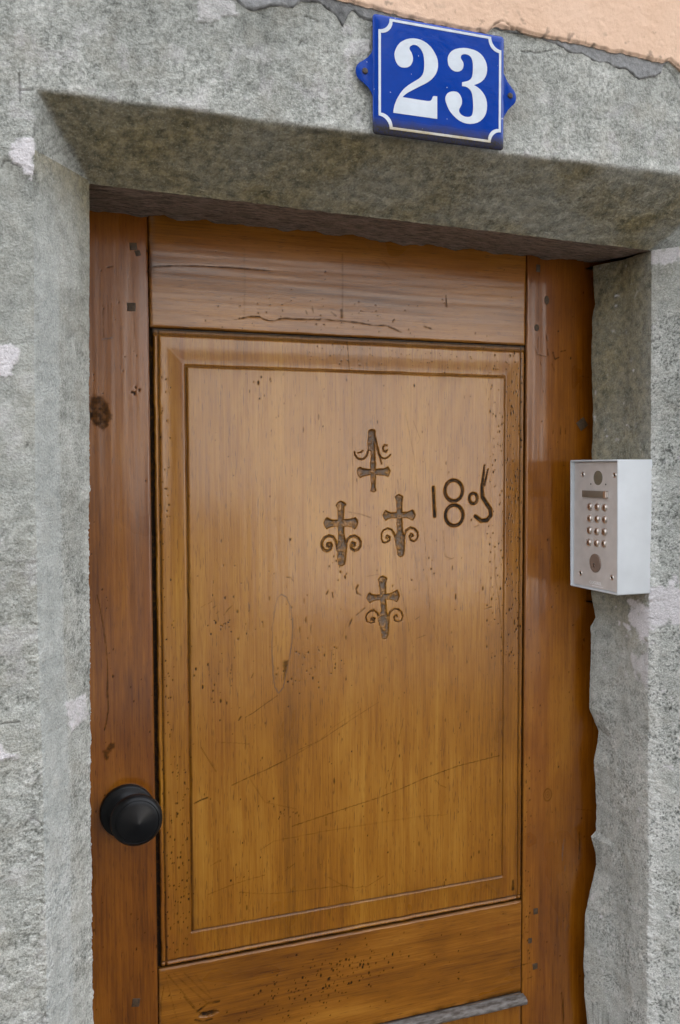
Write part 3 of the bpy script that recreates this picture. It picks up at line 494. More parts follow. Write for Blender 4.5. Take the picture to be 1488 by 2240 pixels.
# ---------------------------------------------------------------- ground, and unseen houses across the street shaped for the door's reflections
M_ASPHALT = plain('asphalt', (0.055, 0.055, 0.055), 0.9, var=0.3, scale=6, bump=0.4)
M_PAVE = plain('pavement_stone', (0.055, 0.054, 0.052), 0.9, var=0.25, scale=5, bump=0.4)
M_FACADE = plain('pale_facade', (0.41, 0.40, 0.39), 0.9, var=0.06, scale=3)
M_REFL_BLOCK = plain('dark_reflected_block', (0.10, 0.09, 0.085), 0.9, var=0.2, scale=5)
M_GLASS = plain('dark_window_glass', (0.02, 0.025, 0.03), 0.08, var=0.05)
M_FRAME = plain('window_paint', (0.7, 0.7, 0.68), 0.5, var=0.05)
M_ROOF = plain('slate_roof', (0.035, 0.036, 0.04), 0.9, var=0.3, scale=8)

bm = bmesh.new(); add_box(bm, (-150, -150, -0.4), (150, 150, -0.124))
tag(bm_obj('street', bm, M_ASPHALT), kind='structure')
bm = bmesh.new(); add_box(bm, (-150, -1.95, -0.3), (150, 0.6, 0.0))
tag(bm_obj('pavement', bm, M_PAVE), kind='structure')
bm = bmesh.new(); add_box(bm, (-150, -8.4, -0.3), (150, -6.9, -0.004))
tag(bm_obj('far_pavement', bm, M_ASPHALT), kind='structure')

M_BROWN = plain('unseen_dark_facade', (0.03, 0.024, 0.02), 0.9, var=0.15, scale=3)  # near black so the added side houses barely show in the varnish

def far_house(x0, x1, h, mat, label, wins, reflected_block=None):
    e = empty('unseen_street_house', ((x0 + x1) / 2, -8.4, 0.0), label, 'house')
    bm = bmesh.new(); add_box(bm, (x0, -16, -0.1), (x1 - 0.01, -8.4, h)); bm_obj('wall', bm, mat, e)
    if reflected_block:
        bm = bmesh.new(); add_box(bm, (reflected_block[0], -8.44, -0.08), (reflected_block[1], -8.39, 1.15)); bm_obj('reflected_block', bm, M_REFL_BLOCK, e)  # low dark box added to darken a patch of the door's reflection
    for x, z in wins:
        bm = bmesh.new()
        for lo, hi in (((x, -8.46, z), (x + 0.08, -8.38, z + 1.5)), ((x + 0.92, -8.46, z), (x + 1.0, -8.38, z + 1.5)),
                       ((x + 0.08, -8.459, z), (x + 0.92, -8.38, z + 0.08)), ((x + 0.08, -8.459, z + 1.42), (x + 0.92, -8.38, z + 1.5)), ((x + 0.47, -8.455, z + 0.08), (x + 0.53, -8.38, z + 1.42))):
            add_box(bm, lo, hi)
        w = bm_obj('window', bm, M_FRAME, e)
        bm = bmesh.new(); add_box(bm, (x + 0.06, -8.43, z + 0.06), (x + 0.94, -8.385, z + 1.44)); bm_obj('pane', bm, M_GLASS, w)
    bm = bmesh.new(); add_prism(bm, [(-16.2, h), (-8.1, h), (-8.1, h + 0.15), (-12.2, h + 5.0), (-16.2, h + 0.2)], x0, x1 - 0.02)
    xform(bm, Matrix(((0, 0, 1, 0), (1, 0, 0, 0), (0, 1, 0, 0), (0, 0, 0, 1)))); bm_obj('roof', bm, M_ROOF, e)  # steep dark roof, raised to darken what the enamel plate reflects
far_house(1.2, 6.0, 3.9, M_FACADE, 'pale sunlit house and added dark block across the street, unseen, shaped for the door sheen', [], (1.2, 2.7))  # unseen; width and height set so its reflection makes the door sheen
far_house(-9.0, 1.2, 6.0, M_BROWN, 'unseen long dark brown house left of the pale house, added to bound the door sheen', [(-7.5, 1.5), (-4.6, 1.5), (-1.6, 1.5)])
far_house(6.0, 14.0, 5.7, M_BROWN, 'unseen dark brown house right of the pale house, added to bound the door sheen', [(7.4, 1.5), (10.6, 1.5)])  # both dark side houses are added to end the sheen at the stiles

# ---------------------------------------------------------------- painted relief fields
class Field:
    """height towards the street (metres) and masks on an x by z grid"""
    def __init__(s, xs, zs):
        s.xs = np.asarray(xs); s.zs = np.asarray(zs)
        s.X, s.Z = np.meshgrid(s.xs, s.zs)
        sh = s.X.shape
        s.H = np.zeros(sh)
        s.A = {k: np.zeros(sh) for k in ('tone', 'grime', 'dust', 'red')}
    def win(s, x0, x1, z0, z1):
        i0, i1 = np.searchsorted(s.zs, (z0, z1)); j0, j1 = np.searchsorted(s.xs, (x0, x1))
        return slice(i0, i1), slice(j0, j1)
    def stroke_mask(s, pts):
        """0..1 round profile along a polyline of (x, z, r)"""
        out = np.zeros(s.X.shape)
        for (xa, za, ra), (xb, zb, rb) in zip(pts, pts[1:]):
            r = max(ra, rb) * 1.6 + 0.0006
            w = s.win(min(xa, xb) - r, max(xa, xb) + r, min(za, zb) - r, max(za, zb) + r)
            X = s.X[w]; Z = s.Z[w]
            if not X.size: continue
            dx, dz = xb - xa, zb - za
            t = np.clip(((X - xa) * dx + (Z - za) * dz) / max(dx * dx + dz * dz, 1e-12), 0, 1)
            d = np.hypot(X - xa - t * dx, Z - za - t * dz)
            rr = ra + (rb - ra) * t
            p = np.clip(1.15 - (d / rr) ** 2 * 0.75, 0, 1)
            out[w] = np.maximum(out[w], p)
        return out
    def poly_mask(s, poly, soft=0.0009, rag=0.0, seed=3):
        P = np.array(poly)
        e = 0.006 + rag * 3
        w = s.win(P[:, 0].min() - e, P[:, 0].max() + e, P[:, 1].min() - e, P[:, 1].max() + e)
        X = s.X[w]; Z = s.Z[w]
        out = np.zeros(s.X.shape)
        if not X.size: return out
        if rag:
            X = X + rag * fbm(X * 160, Z * 160, 3, seed); Z = Z + rag * fbm(X * 160 + 50, Z * 160, 3, seed + 9)
        ins = np.zeros(X.shape, bool); dist = np.full(X.shape, 1e9)
        for (xa, za), (xb, zb) in zip(poly, poly[1:] + poly[:1]):
            if za != zb:
                c = ((za > Z) != (zb > Z)) & (X < (xb - xa) * (Z - za) / (zb - za) + xa)
                ins ^= c
            dx, dz = xb - xa, zb - za
            t = np.clip(((X - xa) * dx + (Z - za) * dz) / max(dx * dx + dz * dz, 1e-12), 0, 1)
            dist = np.minimum(dist, np.hypot(X - xa - t * dx, Z - za - t * dz))
        sd = np.where(ins, dist, -dist)
        out[w] = smooth(-soft * 0.4, soft, sd)
        return out
    def scratch(s, L):
        for pts, hw, k in L:
            m = s.stroke_mask([(x, z, max(hw, 0.0006)) for x, z in pts])
            m *= np.clip(0.85 + 0.8 * fbm(s.X * 120, s.Z * 120, 2, 5), 0.4, 1)
            if k > 0:
                s.H -= m * min(k, 1) * hw * 0.12
                s.A['grime'] = np.maximum(s.A['grime'], np.minimum(m * min(1, k * 0.95) * 0.9, 1))
            else:
                s.A['dust'] = np.maximum(s.A['dust'], m * -k)
    def holes(s, L):
        for x, z, rx, rz, d in L:
            w = s.win(x - rx * 1.6, x + rx * 1.6, z - rz * 1.6, z + rz * 1.6)
            if not s.X[w].size: continue
            q = ((s.X[w] - x) / rx) ** 2 + ((s.Z[w] - z) / rz) ** 2
            p = np.clip(1.2 - q, 0, 1)
            s.H[w] -= p * d * 0.4
            s.A['grime'][w] = np.maximum(s.A['grime'][w], np.minimum(1, p * 1.25) * min(1, d / 0.0005))
    def sheet(s, name, mat, parent, back, split=None):
        P = np.stack([s.X, -s.H, s.Z], -1)
        return sheet(name, P, mat, parent, s.A, back, split)

def steps(*seg):
    """1D coordinates: (from, to, step) runs"""
    out = [seg[0][0]]
    for a, b, st in seg:
        n = max(1, int(round((b - a) / st)))
        out += list(a + (b - a) * (np.arange(1, n + 1) / n))
    return np.array(out)

rs = np.random.RandomState(23)
def dots(n, x0, x1, z0, z1, rmin=0.0006, rmax=0.0011, d=0.001, el=1.3):
    x = rs.uniform(x0, x1, n); z = rs.uniform(z0, z1, n)
    r = rmin + (rmax - rmin) * rs.rand(n) ** 2
    return [(a, b, c, c * (1 + (el - 1) * rs.rand() * 2), d * (0.4 + 0.6 * rs.rand())) for a, b, c in zip(x, z, r)]
def clump(n, x, z, sx, sz, **k):
    L = dots(n, 0, 1, 0, 1, **k)
    return [(x + rs.randn() * sx, z + rs.randn() * sz) + l[2:] for l in L]

# ---------------------------------------------------------------- door
PX0, PX1, PZ0, PZ1 = 0.1868, 0.7683, 0.8520, 1.7370     # panel
FX0, FX1, FZ0, FZ1 = 0.2358, 0.7298, 0.8985, 1.6863     # raised field in it
door = empty('door', (0.49, 0.0, 0.02), 'varnished brown wooden door carved with four crosses and 1805 under the stone lintel', 'door')

def grain_waves(F, horizontal, amp=0.0002, seed=0):
    a, b = (F.Z, F.X) if horizontal else (F.X, F.Z)
    F.H += amp * fbm(a * 9, b * 1.6, 2, seed) + amp * 0.35 * fbm(a * 70, b * 3, 2, seed + 3)

# --- the big panel
F = Field(steps((PX0, 0.40, 0.0012), (0.40, 0.735, 0.0008), (0.735, PX1, 0.0009)),
          steps((PZ0, 1.185, 0.0012), (1.185, 1.612, 0.0008), (1.612, PZ1, 0.0011)))
X, Z = F.X, F.Z
gl = X - PX0; gr = PX1 - X; gb = Z - PZ0; gt = PZ1 - Z
wob = 0.0006 * fbm(X * 30, Z * 30, 3, 4)
def outer(d, gap, deep=0.0075):
    """groove beside the frame, small bead, second groove, then the flat border"""
    d = d + wob
    h = -deep * (1 - smooth(gap * 0.8, gap * 1.1, d))
    bead = smooth(gap, gap + 0.001, d) * (1 - smooth(gap + 0.0045, gap + 0.0055, d))
    h = np.where(d > gap * 0.9, np.where(d < gap + 0.0052, -0.0022 + 0.0018 * np.sin(np.clip((d - gap) / 0.0052, 0, 1) * np.pi), h), h)
    h = np.where(d >= gap + 0.0052, -0.0026 * (1 - smooth(gap + 0.006, gap + 0.0085, d)) - 0.0006, h)
    g = np.maximum(1.0 - smooth(gap * 0.85, gap * 1.2, d), 0.85 * np.exp(-((d - gap - 0.0062) / 0.0011) ** 2))
    return h, g
hl, g1 = outer(gl, 0.0052); hr, g2 = outer(gr, 0.0014, 0.0035); hb, g3 = outer(gb, 0.0016, 0.004); ht, g4 = outer(gt, 0.0024, 0.005)
hs_ = np.stack([hl, hr, hb, ht]); gs_ = np.stack([g1, g2 * 0.85, g3, g4 * 0.8])
F.H += hs_.min(0); F.A['grime'] = np.maximum(F.A['grime'], gs_.max(0))
F.A['dust'] = np.maximum(F.A['dust'], 0.55 * smooth(0.0085, 0.004, gt) * (gl > 0.004))
di = np.minimum(np.minimum(X - FX0, FX1 - X), np.minimum(Z - FZ0, FZ1 - Z)) + wob * 0.6
F.H += 0.0026 * smooth(-0.0006, 0.0008, di) - 0.0018 * np.exp(-((di + 0.0012) / 0.0012) ** 2)
line = np.exp(-((di + 0.0010) / 0.0011) ** 2)
side = np.where(X - FX0 < 0.003, 1.0, np.where(FX1 - X < 0.003, 0.45, 0.85))
F.A['grime'] = np.maximum(F.A['grime'], 0.85 * line * side * np.clip(0.85 + 0.5 * fbm(X * 14, Z * 14, 2, 8), 0.3, 1))
F.A['grime'] = np.maximum(F.A['grime'], 0.28 * np.exp(-np.abs(di) / 0.006) * np.clip(0.4 + fbm(X * 20, Z * 8, 3, 18), 0, 1))
grain_waves(F, False, seed=30)
# bevelled border: sinks a little away from the field
F.H -= 0.0012 * smooth(0, -0.03, di)
F.A['tone'] += 0.30 * fbm(X * 11, Z * 0.9, 3, 41) + 0.18 * (di > 0) + 0.25 * fbm(X * 4, Z * 3, 2, 44)
F.A['tone'] += -0.35 * np.exp(-((X - 0.767) / 0.02) ** 2)
F.A['red'] += 0.7 * np.exp(-(gl - 0.01).clip(0) / 0.012) * np.clip(0.35 + fbm(X * 60, Z * 5, 3, 47), 0, 1) * smooth(1.3, 1.0, Z)
F.A['red'] += 0.8 * np.exp(-((X - (FX0 - 0.006)) / 0.006) ** 2) * np.clip(0.35 + fbm(X * 60, Z * 4, 3, 49), 0, 1)
F.A['red'] += 0.6 * np.exp(-((X - (FX1 + 0.005)) / 0.008) ** 2) * np.clip(0.3 + fbm(X * 50, Z * 4, 3, 53), 0, 1)
F.A['red'] += 0.55 * np.exp(-((X - 0.272) / 0.02) ** 2 - ((Z - 1.17) / 0.06) ** 2) * np.clip(0.6 + fbm(X * 80, Z * 9, 3, 57), 0, 1)
F.A['red'] += 0.3 * smooth(1.02, 0.86, Z) * np.clip(0.4 + fbm(X * 25, Z * 3, 3, 59), 0, 1)
F.A['red'] = np.clip(F.A['red'], 0, 1)
split = []
fresh = np.clip(0.72 + 0.8 * fbm(X * 130, Z * 130, 3, 66), 0.15, 1)
for cr in CROSSES:
    m = np.zeros(X.shape)
    for p in cr['poly']: m = np.maximum(m, F.poly_mask(p, 0.0013, 0.0004, 61))
    for p in cr['str']: m = np.maximum(m, F.stroke_mask([(x, z, max(r * 0.78, 0.0006)) for x, z, r in p]))
    F.H -= 0.0034 * m * (0.6 + 0.5 * fresh)
    edge = np.exp(-((m - 0.45) / 0.3) ** 2) * (m > 0.02)
    F.A['grime'] = np.maximum(F.A['grime'], np.maximum(0.5 * m * fresh, 0.85 * edge))
    F.A['dust'] = np.maximum(F.A['dust'], 0.6 * smooth(0.6, 1, m) * fresh)
    split.append((m > 0.35, 'carved_cross'))
for dg in DIGITS:
    m = np.zeros(X.shape)
    for p in dg: m = np.maximum(m, F.stroke_mask(p))
    F.H -= 0.0022 * m
    F.A['grime'] = np.maximum(F.A['grime'], smooth(0.1, 0.6, m) * (0.62 + 0.38 * fresh))
    F.A['dust'] = np.maximum(F.A['dust'], 0.15 * smooth(0.8, 1, m))
    split.append((m > 0.35, 'carved_numeral'))
F.scratch(SCRATCH)
k = KNOT[0]
m = F.stroke_mask([(x, z, 0.0007) for x, z in k]) * np.clip(0.75 + 0.7 * fbm(X * 40, Z * 25, 2, 68), 0.35, 1)
F.A['dust'] = np.maximum(F.A['dust'], 0.45 * m); F.A['grime'] = np.maximum(F.A['grime'], 0.6 * m)
m = F.poly_mask(KNOT[1], 0.003, 0.0012, 69); F.A['grime'] = np.maximum(F.A['grime'], 0.72 * m)
m = F.poly_mask(k, 0.006); F.A['tone'] += 0.25 * m
F.holes(dots(190, FX0, FX1, FZ0, FZ1, 0.0005, 0.0012, 0.0007, 1.8))
F.holes(dots(90, FX0, FX1, FZ0, FZ1, 0.0008, 0.0016, 0.0004, 2.5))
F.holes(dots(170, 0.700, 0.764, 1.25, 1.73, 0.0006, 0.0013, 0.0011, 1.7))
F.holes(dots(110, 0.735, 0.764, 1.2, 1.735, 0.0007, 0.0012, 0.0012, 2.4))
F.holes(dots(120, 0.196, 0.232, 0.87, 1.15, 0.0006, 0.0012, 0.0011, 1.7))
F.holes(dots(70, 0.196, 0.215, 1.15, 1.68, 0.0006, 0.0011, 0.0011, 1.7))
F.holes(dots(90, 0.40, 0.735, 1.69, 1.735, 0.0006, 0.0010, 0.0009))
for x, z, n_, sx, sz in ((0.285, 1.325, 16, 0.018, 0.01), (0.275, 1.25, 16, 0.014, 0.02), (0.45, 1.41, 14, 0.008, 0.016), (0.335, 1.66, 5, 0.006, 0.01), (0.40, 1.24, 14, 0.02, 0.02), (0.37, 1.05, 12, 0.01, 0.008), (0.43, 1.27, 18, 0.025, 0.02), (0.60, 1.40, 6, 0.012, 0.012)):
    F.holes(clump(n_, x, z, sx, sz, rmin=0.0006, rmax=0.0014, d=0.0011, el=1.8))
m = F.stroke_mask([(0.752, 0.872, 0.003), (0.752, 0.886, 0.0016)]); F.A['grime'] = np.maximum(F.A['grime'], 0.85 * m)
panel = F.sheet('panel', M_PANEL, door, 0.03, split)
del F

def board(name, x0, x1, z0, z1, mat, horizontal, seed, paint, stx=0.0013, stz=0.0013, low=None, relief=0.0):
    segs = [(z0, z1, stz)] if low is None else [(z0, low, 0.02), (low, z1, stz)]
    G = Field(steps((x0, x1, stx)), steps(*segs))
    d = np.minimum(np.minimum(G.X - x0, x1 - G.X), np.minimum(G.Z - z0, z1 - G.Z))
    G.H += -0.0016 * (1 - smooth(0.0, 0.0022, d + 0.0004 * fbm(G.X * 40, G.Z * 40, 2, seed))) + relief
    G.A['grime'] = np.maximum(G.A['grime'], 0.6 * (1 - smooth(0.0004, 0.0016, d)))
    grain_waves(G, horizontal, 0.00022, seed)
    a, b = (G.Z, G.X) if horizontal else (G.X, G.Z)
    G.A['tone'] += 0.42 * fbm(a * 16 + 0.9 * fbm(a * 3, b * 2.2, 2, seed + 58), b * 1.1, 3, seed + 50) + 0.35 * fbm(a * 7, b * 4, 3, seed + 54) + 0.25 * fbm(a * 160, b * 14, 2, seed + 56)
    paint(G)
    G.A['red'] = np.clip(G.A['red'], 0, 1)
    return G.sheet(name, mat, door, 0.042)

def paint_left(G):
    G.scratch(STILESCR)
    for i, p in enumerate(STAINS):
        m = G.poly_mask(p, 0.003, 0.002, 71 + i)
        G.A['grime'] = np.maximum(G.A['grime'], m * (0.8 if i != 2 else 1.0) * np.clip(0.9 + 0.45 * fbm(G.X * 150, G.Z * 150, 3, 77), 0.4, 1))
    G.A['red'] += 0.5 * np.exp(-np.abs(G.X - 0.18) / 0.008) * np.clip(0.5 + fbm(G.X * 50, G.Z * 4, 2, 80), 0, 1)
    G.A['red'] += 0.5 * smooth(1.6, 1.78, G.Z) + 0.3 * np.exp(-((G.Z - 1.16) / 0.06) ** 2) * np.clip(0.5 + fbm(G.X * 40, G.Z * 6, 2, 82), 0, 1)
    G.A['tone'] += 0.3 * np.exp(-((G.X - 0.15) / 0.02) ** 2 - ((G.Z - 1.38) / 0.12) ** 2) - 0.25 * smooth(1.05, 0.8, G.Z)
    G.holes(dots(70, 0.09, 0.185, 0.7, 1.85, 0.0006, 0.0012, 0.001, 1.6))
    G.holes(clump(8, 0.168, 1.655, 0.006, 0.006, rmin=0.0008, rmax=0.002, d=0.0012))
board('stile', 0.066, PX0 - 0.0008, 0.02, 1.915, M_STILE, False, 11, paint_left, low=0.68)

def paint_right(G):
    G.scratch(RSTILESCR)
    G.A['red'] += 0.55 * np.exp(-((G.X - 0.80) / 0.02) ** 2) * np.clip(0.3 + fbm(G.X * 35, G.Z * 2.2, 3, 90), 0, 1)
    G.A['red'] += 0.35 * smooth(0.84, 0.90, G.X) + 0.45 * smooth(1.65, 1.8, G.Z)
    G.A['tone'] += -0.3 * smooth(0.84, 0.90, G.X)
    x, z = KNOTRING
    q = np.hypot((G.X - x) / 0.8, G.Z - z) + 0.0008 * fbm(G.X * 60, G.Z * 60, 2, 93)
    G.A['grime'] = np.maximum(G.A['grime'], 0.5 * np.exp(-((q - 0.0095) / 0.0012) ** 2) + 0.35 * np.exp(-((q - 0.005) / 0.001) ** 2) + 0.5 * np.exp(-(q / 0.002) ** 2))
    G.holes(dots(60, 0.775, 0.90, 0.7, 1.85, 0.0006, 0.0013, 0.001, 1.8))
    G.holes(dots(40, 0.772, 0.784, 0.75, 1.1, 0.0006, 0.0013, 0.001, 1.8))
board('stile', PX1 + 0.0008, 0.925, 0.02, 1.915, M_STILE, False, 13, paint_right, low=0.68)

def paint_top(G):
    G.scratch(RAILSCR)
    G.A['red'] += 0.45 * smooth(1.78, 1.86, G.Z) * np.clip(0.7 + fbm(G.X * 5, G.Z * 20, 2, 95), 0, 1)
    G.A['tone'] += 0.2 * smooth(1.80, 1.75, G.Z)
    G.A['dust'] = np.maximum(G.A['dust'], 0.5 * np.exp(-((G.X - 0.191) / 0.004) ** 2) * np.clip(0.3 + fbm(G.X * 90, G.Z * 30, 3, 97), 0, 1))
    G.A['grime'] = np.maximum(G.A['grime'], 0.35 * np.exp(-((G.Z - 1.7365) / 0.003) ** 2))
    G.holes(dots(60, 0.25, 0.6, 1.74, 1.79, 0.0006, 0.0011, 0.001, 1.0))
    G.holes(dots(25, 0.2, 0.75, 1.74, 1.88, 0.0006, 0.0013, 0.001, 1.0))
board('top_rail', PX0 + 0.0004, PX1 - 0.0004, PZ1 + 0.0006, 1.915, M_RAIL, True, 15, paint_top)

def paint_lock(G):
    G.scratch(LOCKSCR)
    m = G.poly_mask(GOUGE, 0.002, 0.0015, 99)
    G.H -= 0.002 * m; G.A['grime'] = np.maximum(G.A['grime'], 0.9 * m)
    G.holes(clump(90, 0.42, 0.79, 0.06, 0.018, rmin=0.0007, rmax=0.0018, d=0.0012, el=1.3))
    G.holes(clump(50, 0.40, 0.755, 0.06, 0.018, rmin=0.0006, rmax=0.0014, d=0.001, el=1.2))
    G.holes(clump(40, 0.50, 0.80, 0.04, 0.01, rmin=0.0006, rmax=0.0016, d=0.0012, el=1.6))
    G.holes(dots(60, 0.2, 0.76, 0.71, 0.845, 0.0006, 0.0013, 0.001, 1.2))
    G.A['red'] += 0.6 * np.exp(-((G.X - 0.72) / 0.04) ** 2 - ((G.Z - 0.815) / 0.018) ** 2) * np.clip(0.5 + fbm(G.X * 60, G.Z * 25, 3, 101), 0, 1)
    G.A['tone'] += 0.3 * np.exp(-((G.X - 0.5) / 0.12) ** 2 - ((G.Z - 0.82) / 0.03) ** 2) - 0.5 * np.exp(-((G.X - 0.62) / 0.02) ** 2 - ((G.Z - 0.80) / 0.02) ** 2)
    G.A['grime'] = np.maximum(G.A['grime'], 0.75 * np.exp(-((G.Z - 0.703) / 0.004) ** 2) * np.clip(0.2 + smooth(0.6, 0.78, G.X) + fbm(G.X * 30, G.Z * 30, 2, 103), 0, 1))
board('lock_rail', PX0 + 0.0004, PX1 - 0.0004, 0.7005, PZ0 - 0.0006, M_RAIL, True, 17, paint_lock)

def paint_lower(G):
    G.A['dust'] = np.maximum(G.A['dust'], 0.9 * (1 - smooth(0.0, 0.003, 0.6995 - G.Z)))
    G.A['red'] += 0.5
board('lower_panel', PX0 + 0.0004, PX1 - 0.0004, 0.16, 0.6985, M_PANEL, False, 19, paint_lower, 0.003, 0.003, low=0.60, relief=0.0)
board('bottom_rail', PX0 + 0.0004, PX1 - 0.0004, 0.02, 0.1594, M_RAIL, True, 21, lambda G: None, 0.01, 0.01)
# bolection moulding round the lower panel, its top grey with dust
n_ = Nodes('dusty_ledge'); f_ = n_.noise(n_.map((60, 200, 200)), 1.0, 4)
n_.set(Base_Color=n_.mix(n_.rng(f_, 0.35, 0.65), (0.07, 0.055, 0.043), (0.22, 0.205, 0.195)), Roughness=0.6)
bm = bmesh.new()
x0, x1 = PX0 + 0.002, PX1 + 0.0025
prof = [(-0.0, 0.6985), (-0.009, 0.6968), (-0.0135, 0.6942), (-0.0148, 0.691), (-0.014, 0.688), (-0.010, 0.685), (0.0, 0.682)]
sec = np.linspace(x0, x1, 60)
vs = [[bm.verts.new((x, y + 0.0006 * math.sin(x * 90 + y * 300), z + 0.0007 * math.sin(x * 23) + 0.0005 * math.sin(x * 71))) for y, z in prof] for x in sec]
for a, b in zip(vs, vs[1:]):
    for i in range(len(prof) - 1): bm.faces.new((a[i], a[i + 1], b[i + 1], b[i]))
bm.faces.new(vs[0]); bm.faces.new(vs[-1][::-1])
bmesh.ops.recalc_face_normals(bm, faces=bm.faces[:])
o = bm_obj('panel_moulding', bm, n_.mat, door, 40); o['label'] = 'moulding with dusty grey top'

# square pegs that pin the joints
for x, z, w, h, rot, st in PEGS:
    a = R(rot); w2, h2 = w / 2, h / 2
    if st == 'o':
        poly = [(w2 * math.cos(t), h2 * math.sin(t)) for t in np.linspace(0, 2 * math.pi, 14)[:-1]]
    else:
        poly = [(-w2, -h2 * 0.95), (w2 * 0.94, -h2), (w2, h2 * 0.92), (-w2 * 0.95, h2)]
    poly = [(x + px * math.cos(a) - pz * math.sin(a), z + px * math.sin(a) + pz * math.cos(a)) for px, pz in poly]
    bm = bmesh.new(); add_prism(bm, poly, -0.01, 0.0007, bevel=0.0004)
    xform(bm, frame((0, 0, 0), (1, 0, 0), (0, 0, 1)))
    bm_obj('wooden_peg', bm, M_PEG, door, 35)

# knob
KF = frame((0.1475, 0.0, 1.0825), (1, 0, 0), (0, 0, 1))
ros = lathe([(0, 0.0), (0.0365, 0.0), (0.0368, 0.004), (0.0358, 0.0075), (0.0335, 0.0092), (0.029, 0.0098), (0.027, 0.0118), (0.022, 0.0145), (0.016, 0.016), (0.0, 0.016)], 72)
knob = bm_obj('door_knob', xform(ros, KF), M_BLACK, door, 50)
KF2 = frame((0.1552, 0.0, 1.0822), (1, 0, 0), (0, 0, 1))
bm_obj('neck', xform(lathe([(0.0135, 0.010), (0.0125, 0.018), (0.0135, 0.026), (0.02, 0.030)], 48), frame((0.151, 0.0, 1.0823), (1, 0, 0), (0, 0, 1))), M_BLACK, knob, 60)
bm_obj('knob_head', xform(lathe([(0.0, 0.026), (0.020, 0.0265), (0.029, 0.029), (0.0338, 0.0335), (0.0345, 0.038), (0.0335, 0.0425), (0.0305, 0.0455), (0.0286, 0.0466), (0.0280, 0.0459), (0.0274, 0.0466), (0.022, 0.0484), (0.014, 0.0508), (0.007, 0.0532), (0.0025, 0.0549), (0.0, 0.0553)], 96), KF2), M_BLACK, knob, 50)

# ---------------------------------------------------------------- stone door surround
surround = empty('door_surround', (0.49, -0.2, 0.0), 'weathered grey stone surround with chamfered lintel and jambs round the door', 'door surround')
YW = -0.232                                      # wall face
def ip(z, tab):
    t = sorted(tab); return np.interp(z, [a for a, b in t], [b for a, b in t])
ZS = lambda x: 1.8765 - 0.0145 * (x - 0.099) / 0.79         # height of the soffit arris
LX0 = [(0.0, 0.032), (0.98, 0.0318), (1.19, 0.0322), (1.365, 0.0294), (1.61, 0.0308), (1.846, 0.0343), (1.95, 0.0392)]
LXI = [(0.0, 0.086), (0.886, 0.0868), (1.071, 0.0877), (1.292, 0.0903), (1.454, 0.0914), (1.615, 0.095), (1.825, 0.098), (1.877, 0.099)]
RYI = [(0.0, -0.155), (0.95, -0.1536), (1.155, -0.1473), (1.366, -0.1455), (1.555, -0.145), (1.76, -0.142), (1.862, -0.1405)]

def stone_paint(U, Zc, X, Y, zone, t_ch):
    """height offset and masks; zone 0 face, 1 chamfer, 2 reveal; t_ch 0..1 across the chamfer"""
    n2 = fbm(U * 55, Zc * 55, 3, 205)
    w = 1.2 * fbm(U * 40, Zc * 40, 2, 217)
    n1 = (0.85 * fbm(U * 300 + w, Zc * 260 + w, 2, 201, 0.6) + 0.42 * fbm(U * 105 - w, Zc * 85, 3, 221, 0.6)) * np.clip(0.75 + 0.7 * fbm(U * 18, Zc * 18, 2, 225), 0.25, 1.3)
    n3 = fbm(U * 9, Zc * 9, 3, 209)
    comb = fbm(U * 45, Zc * 300 + 2.5 * n2, 2, 213)
    return n1, n2, n3, comb

SA = ('tone', 'white', 'olive', 'pink', 'dirt_shade', 'cool', 'rough')
class WallMask(Field):
    def __init__(s, X, Z):
        s.X, s.Z = X, Z
    def win(s, *a): return (slice(None), slice(None))

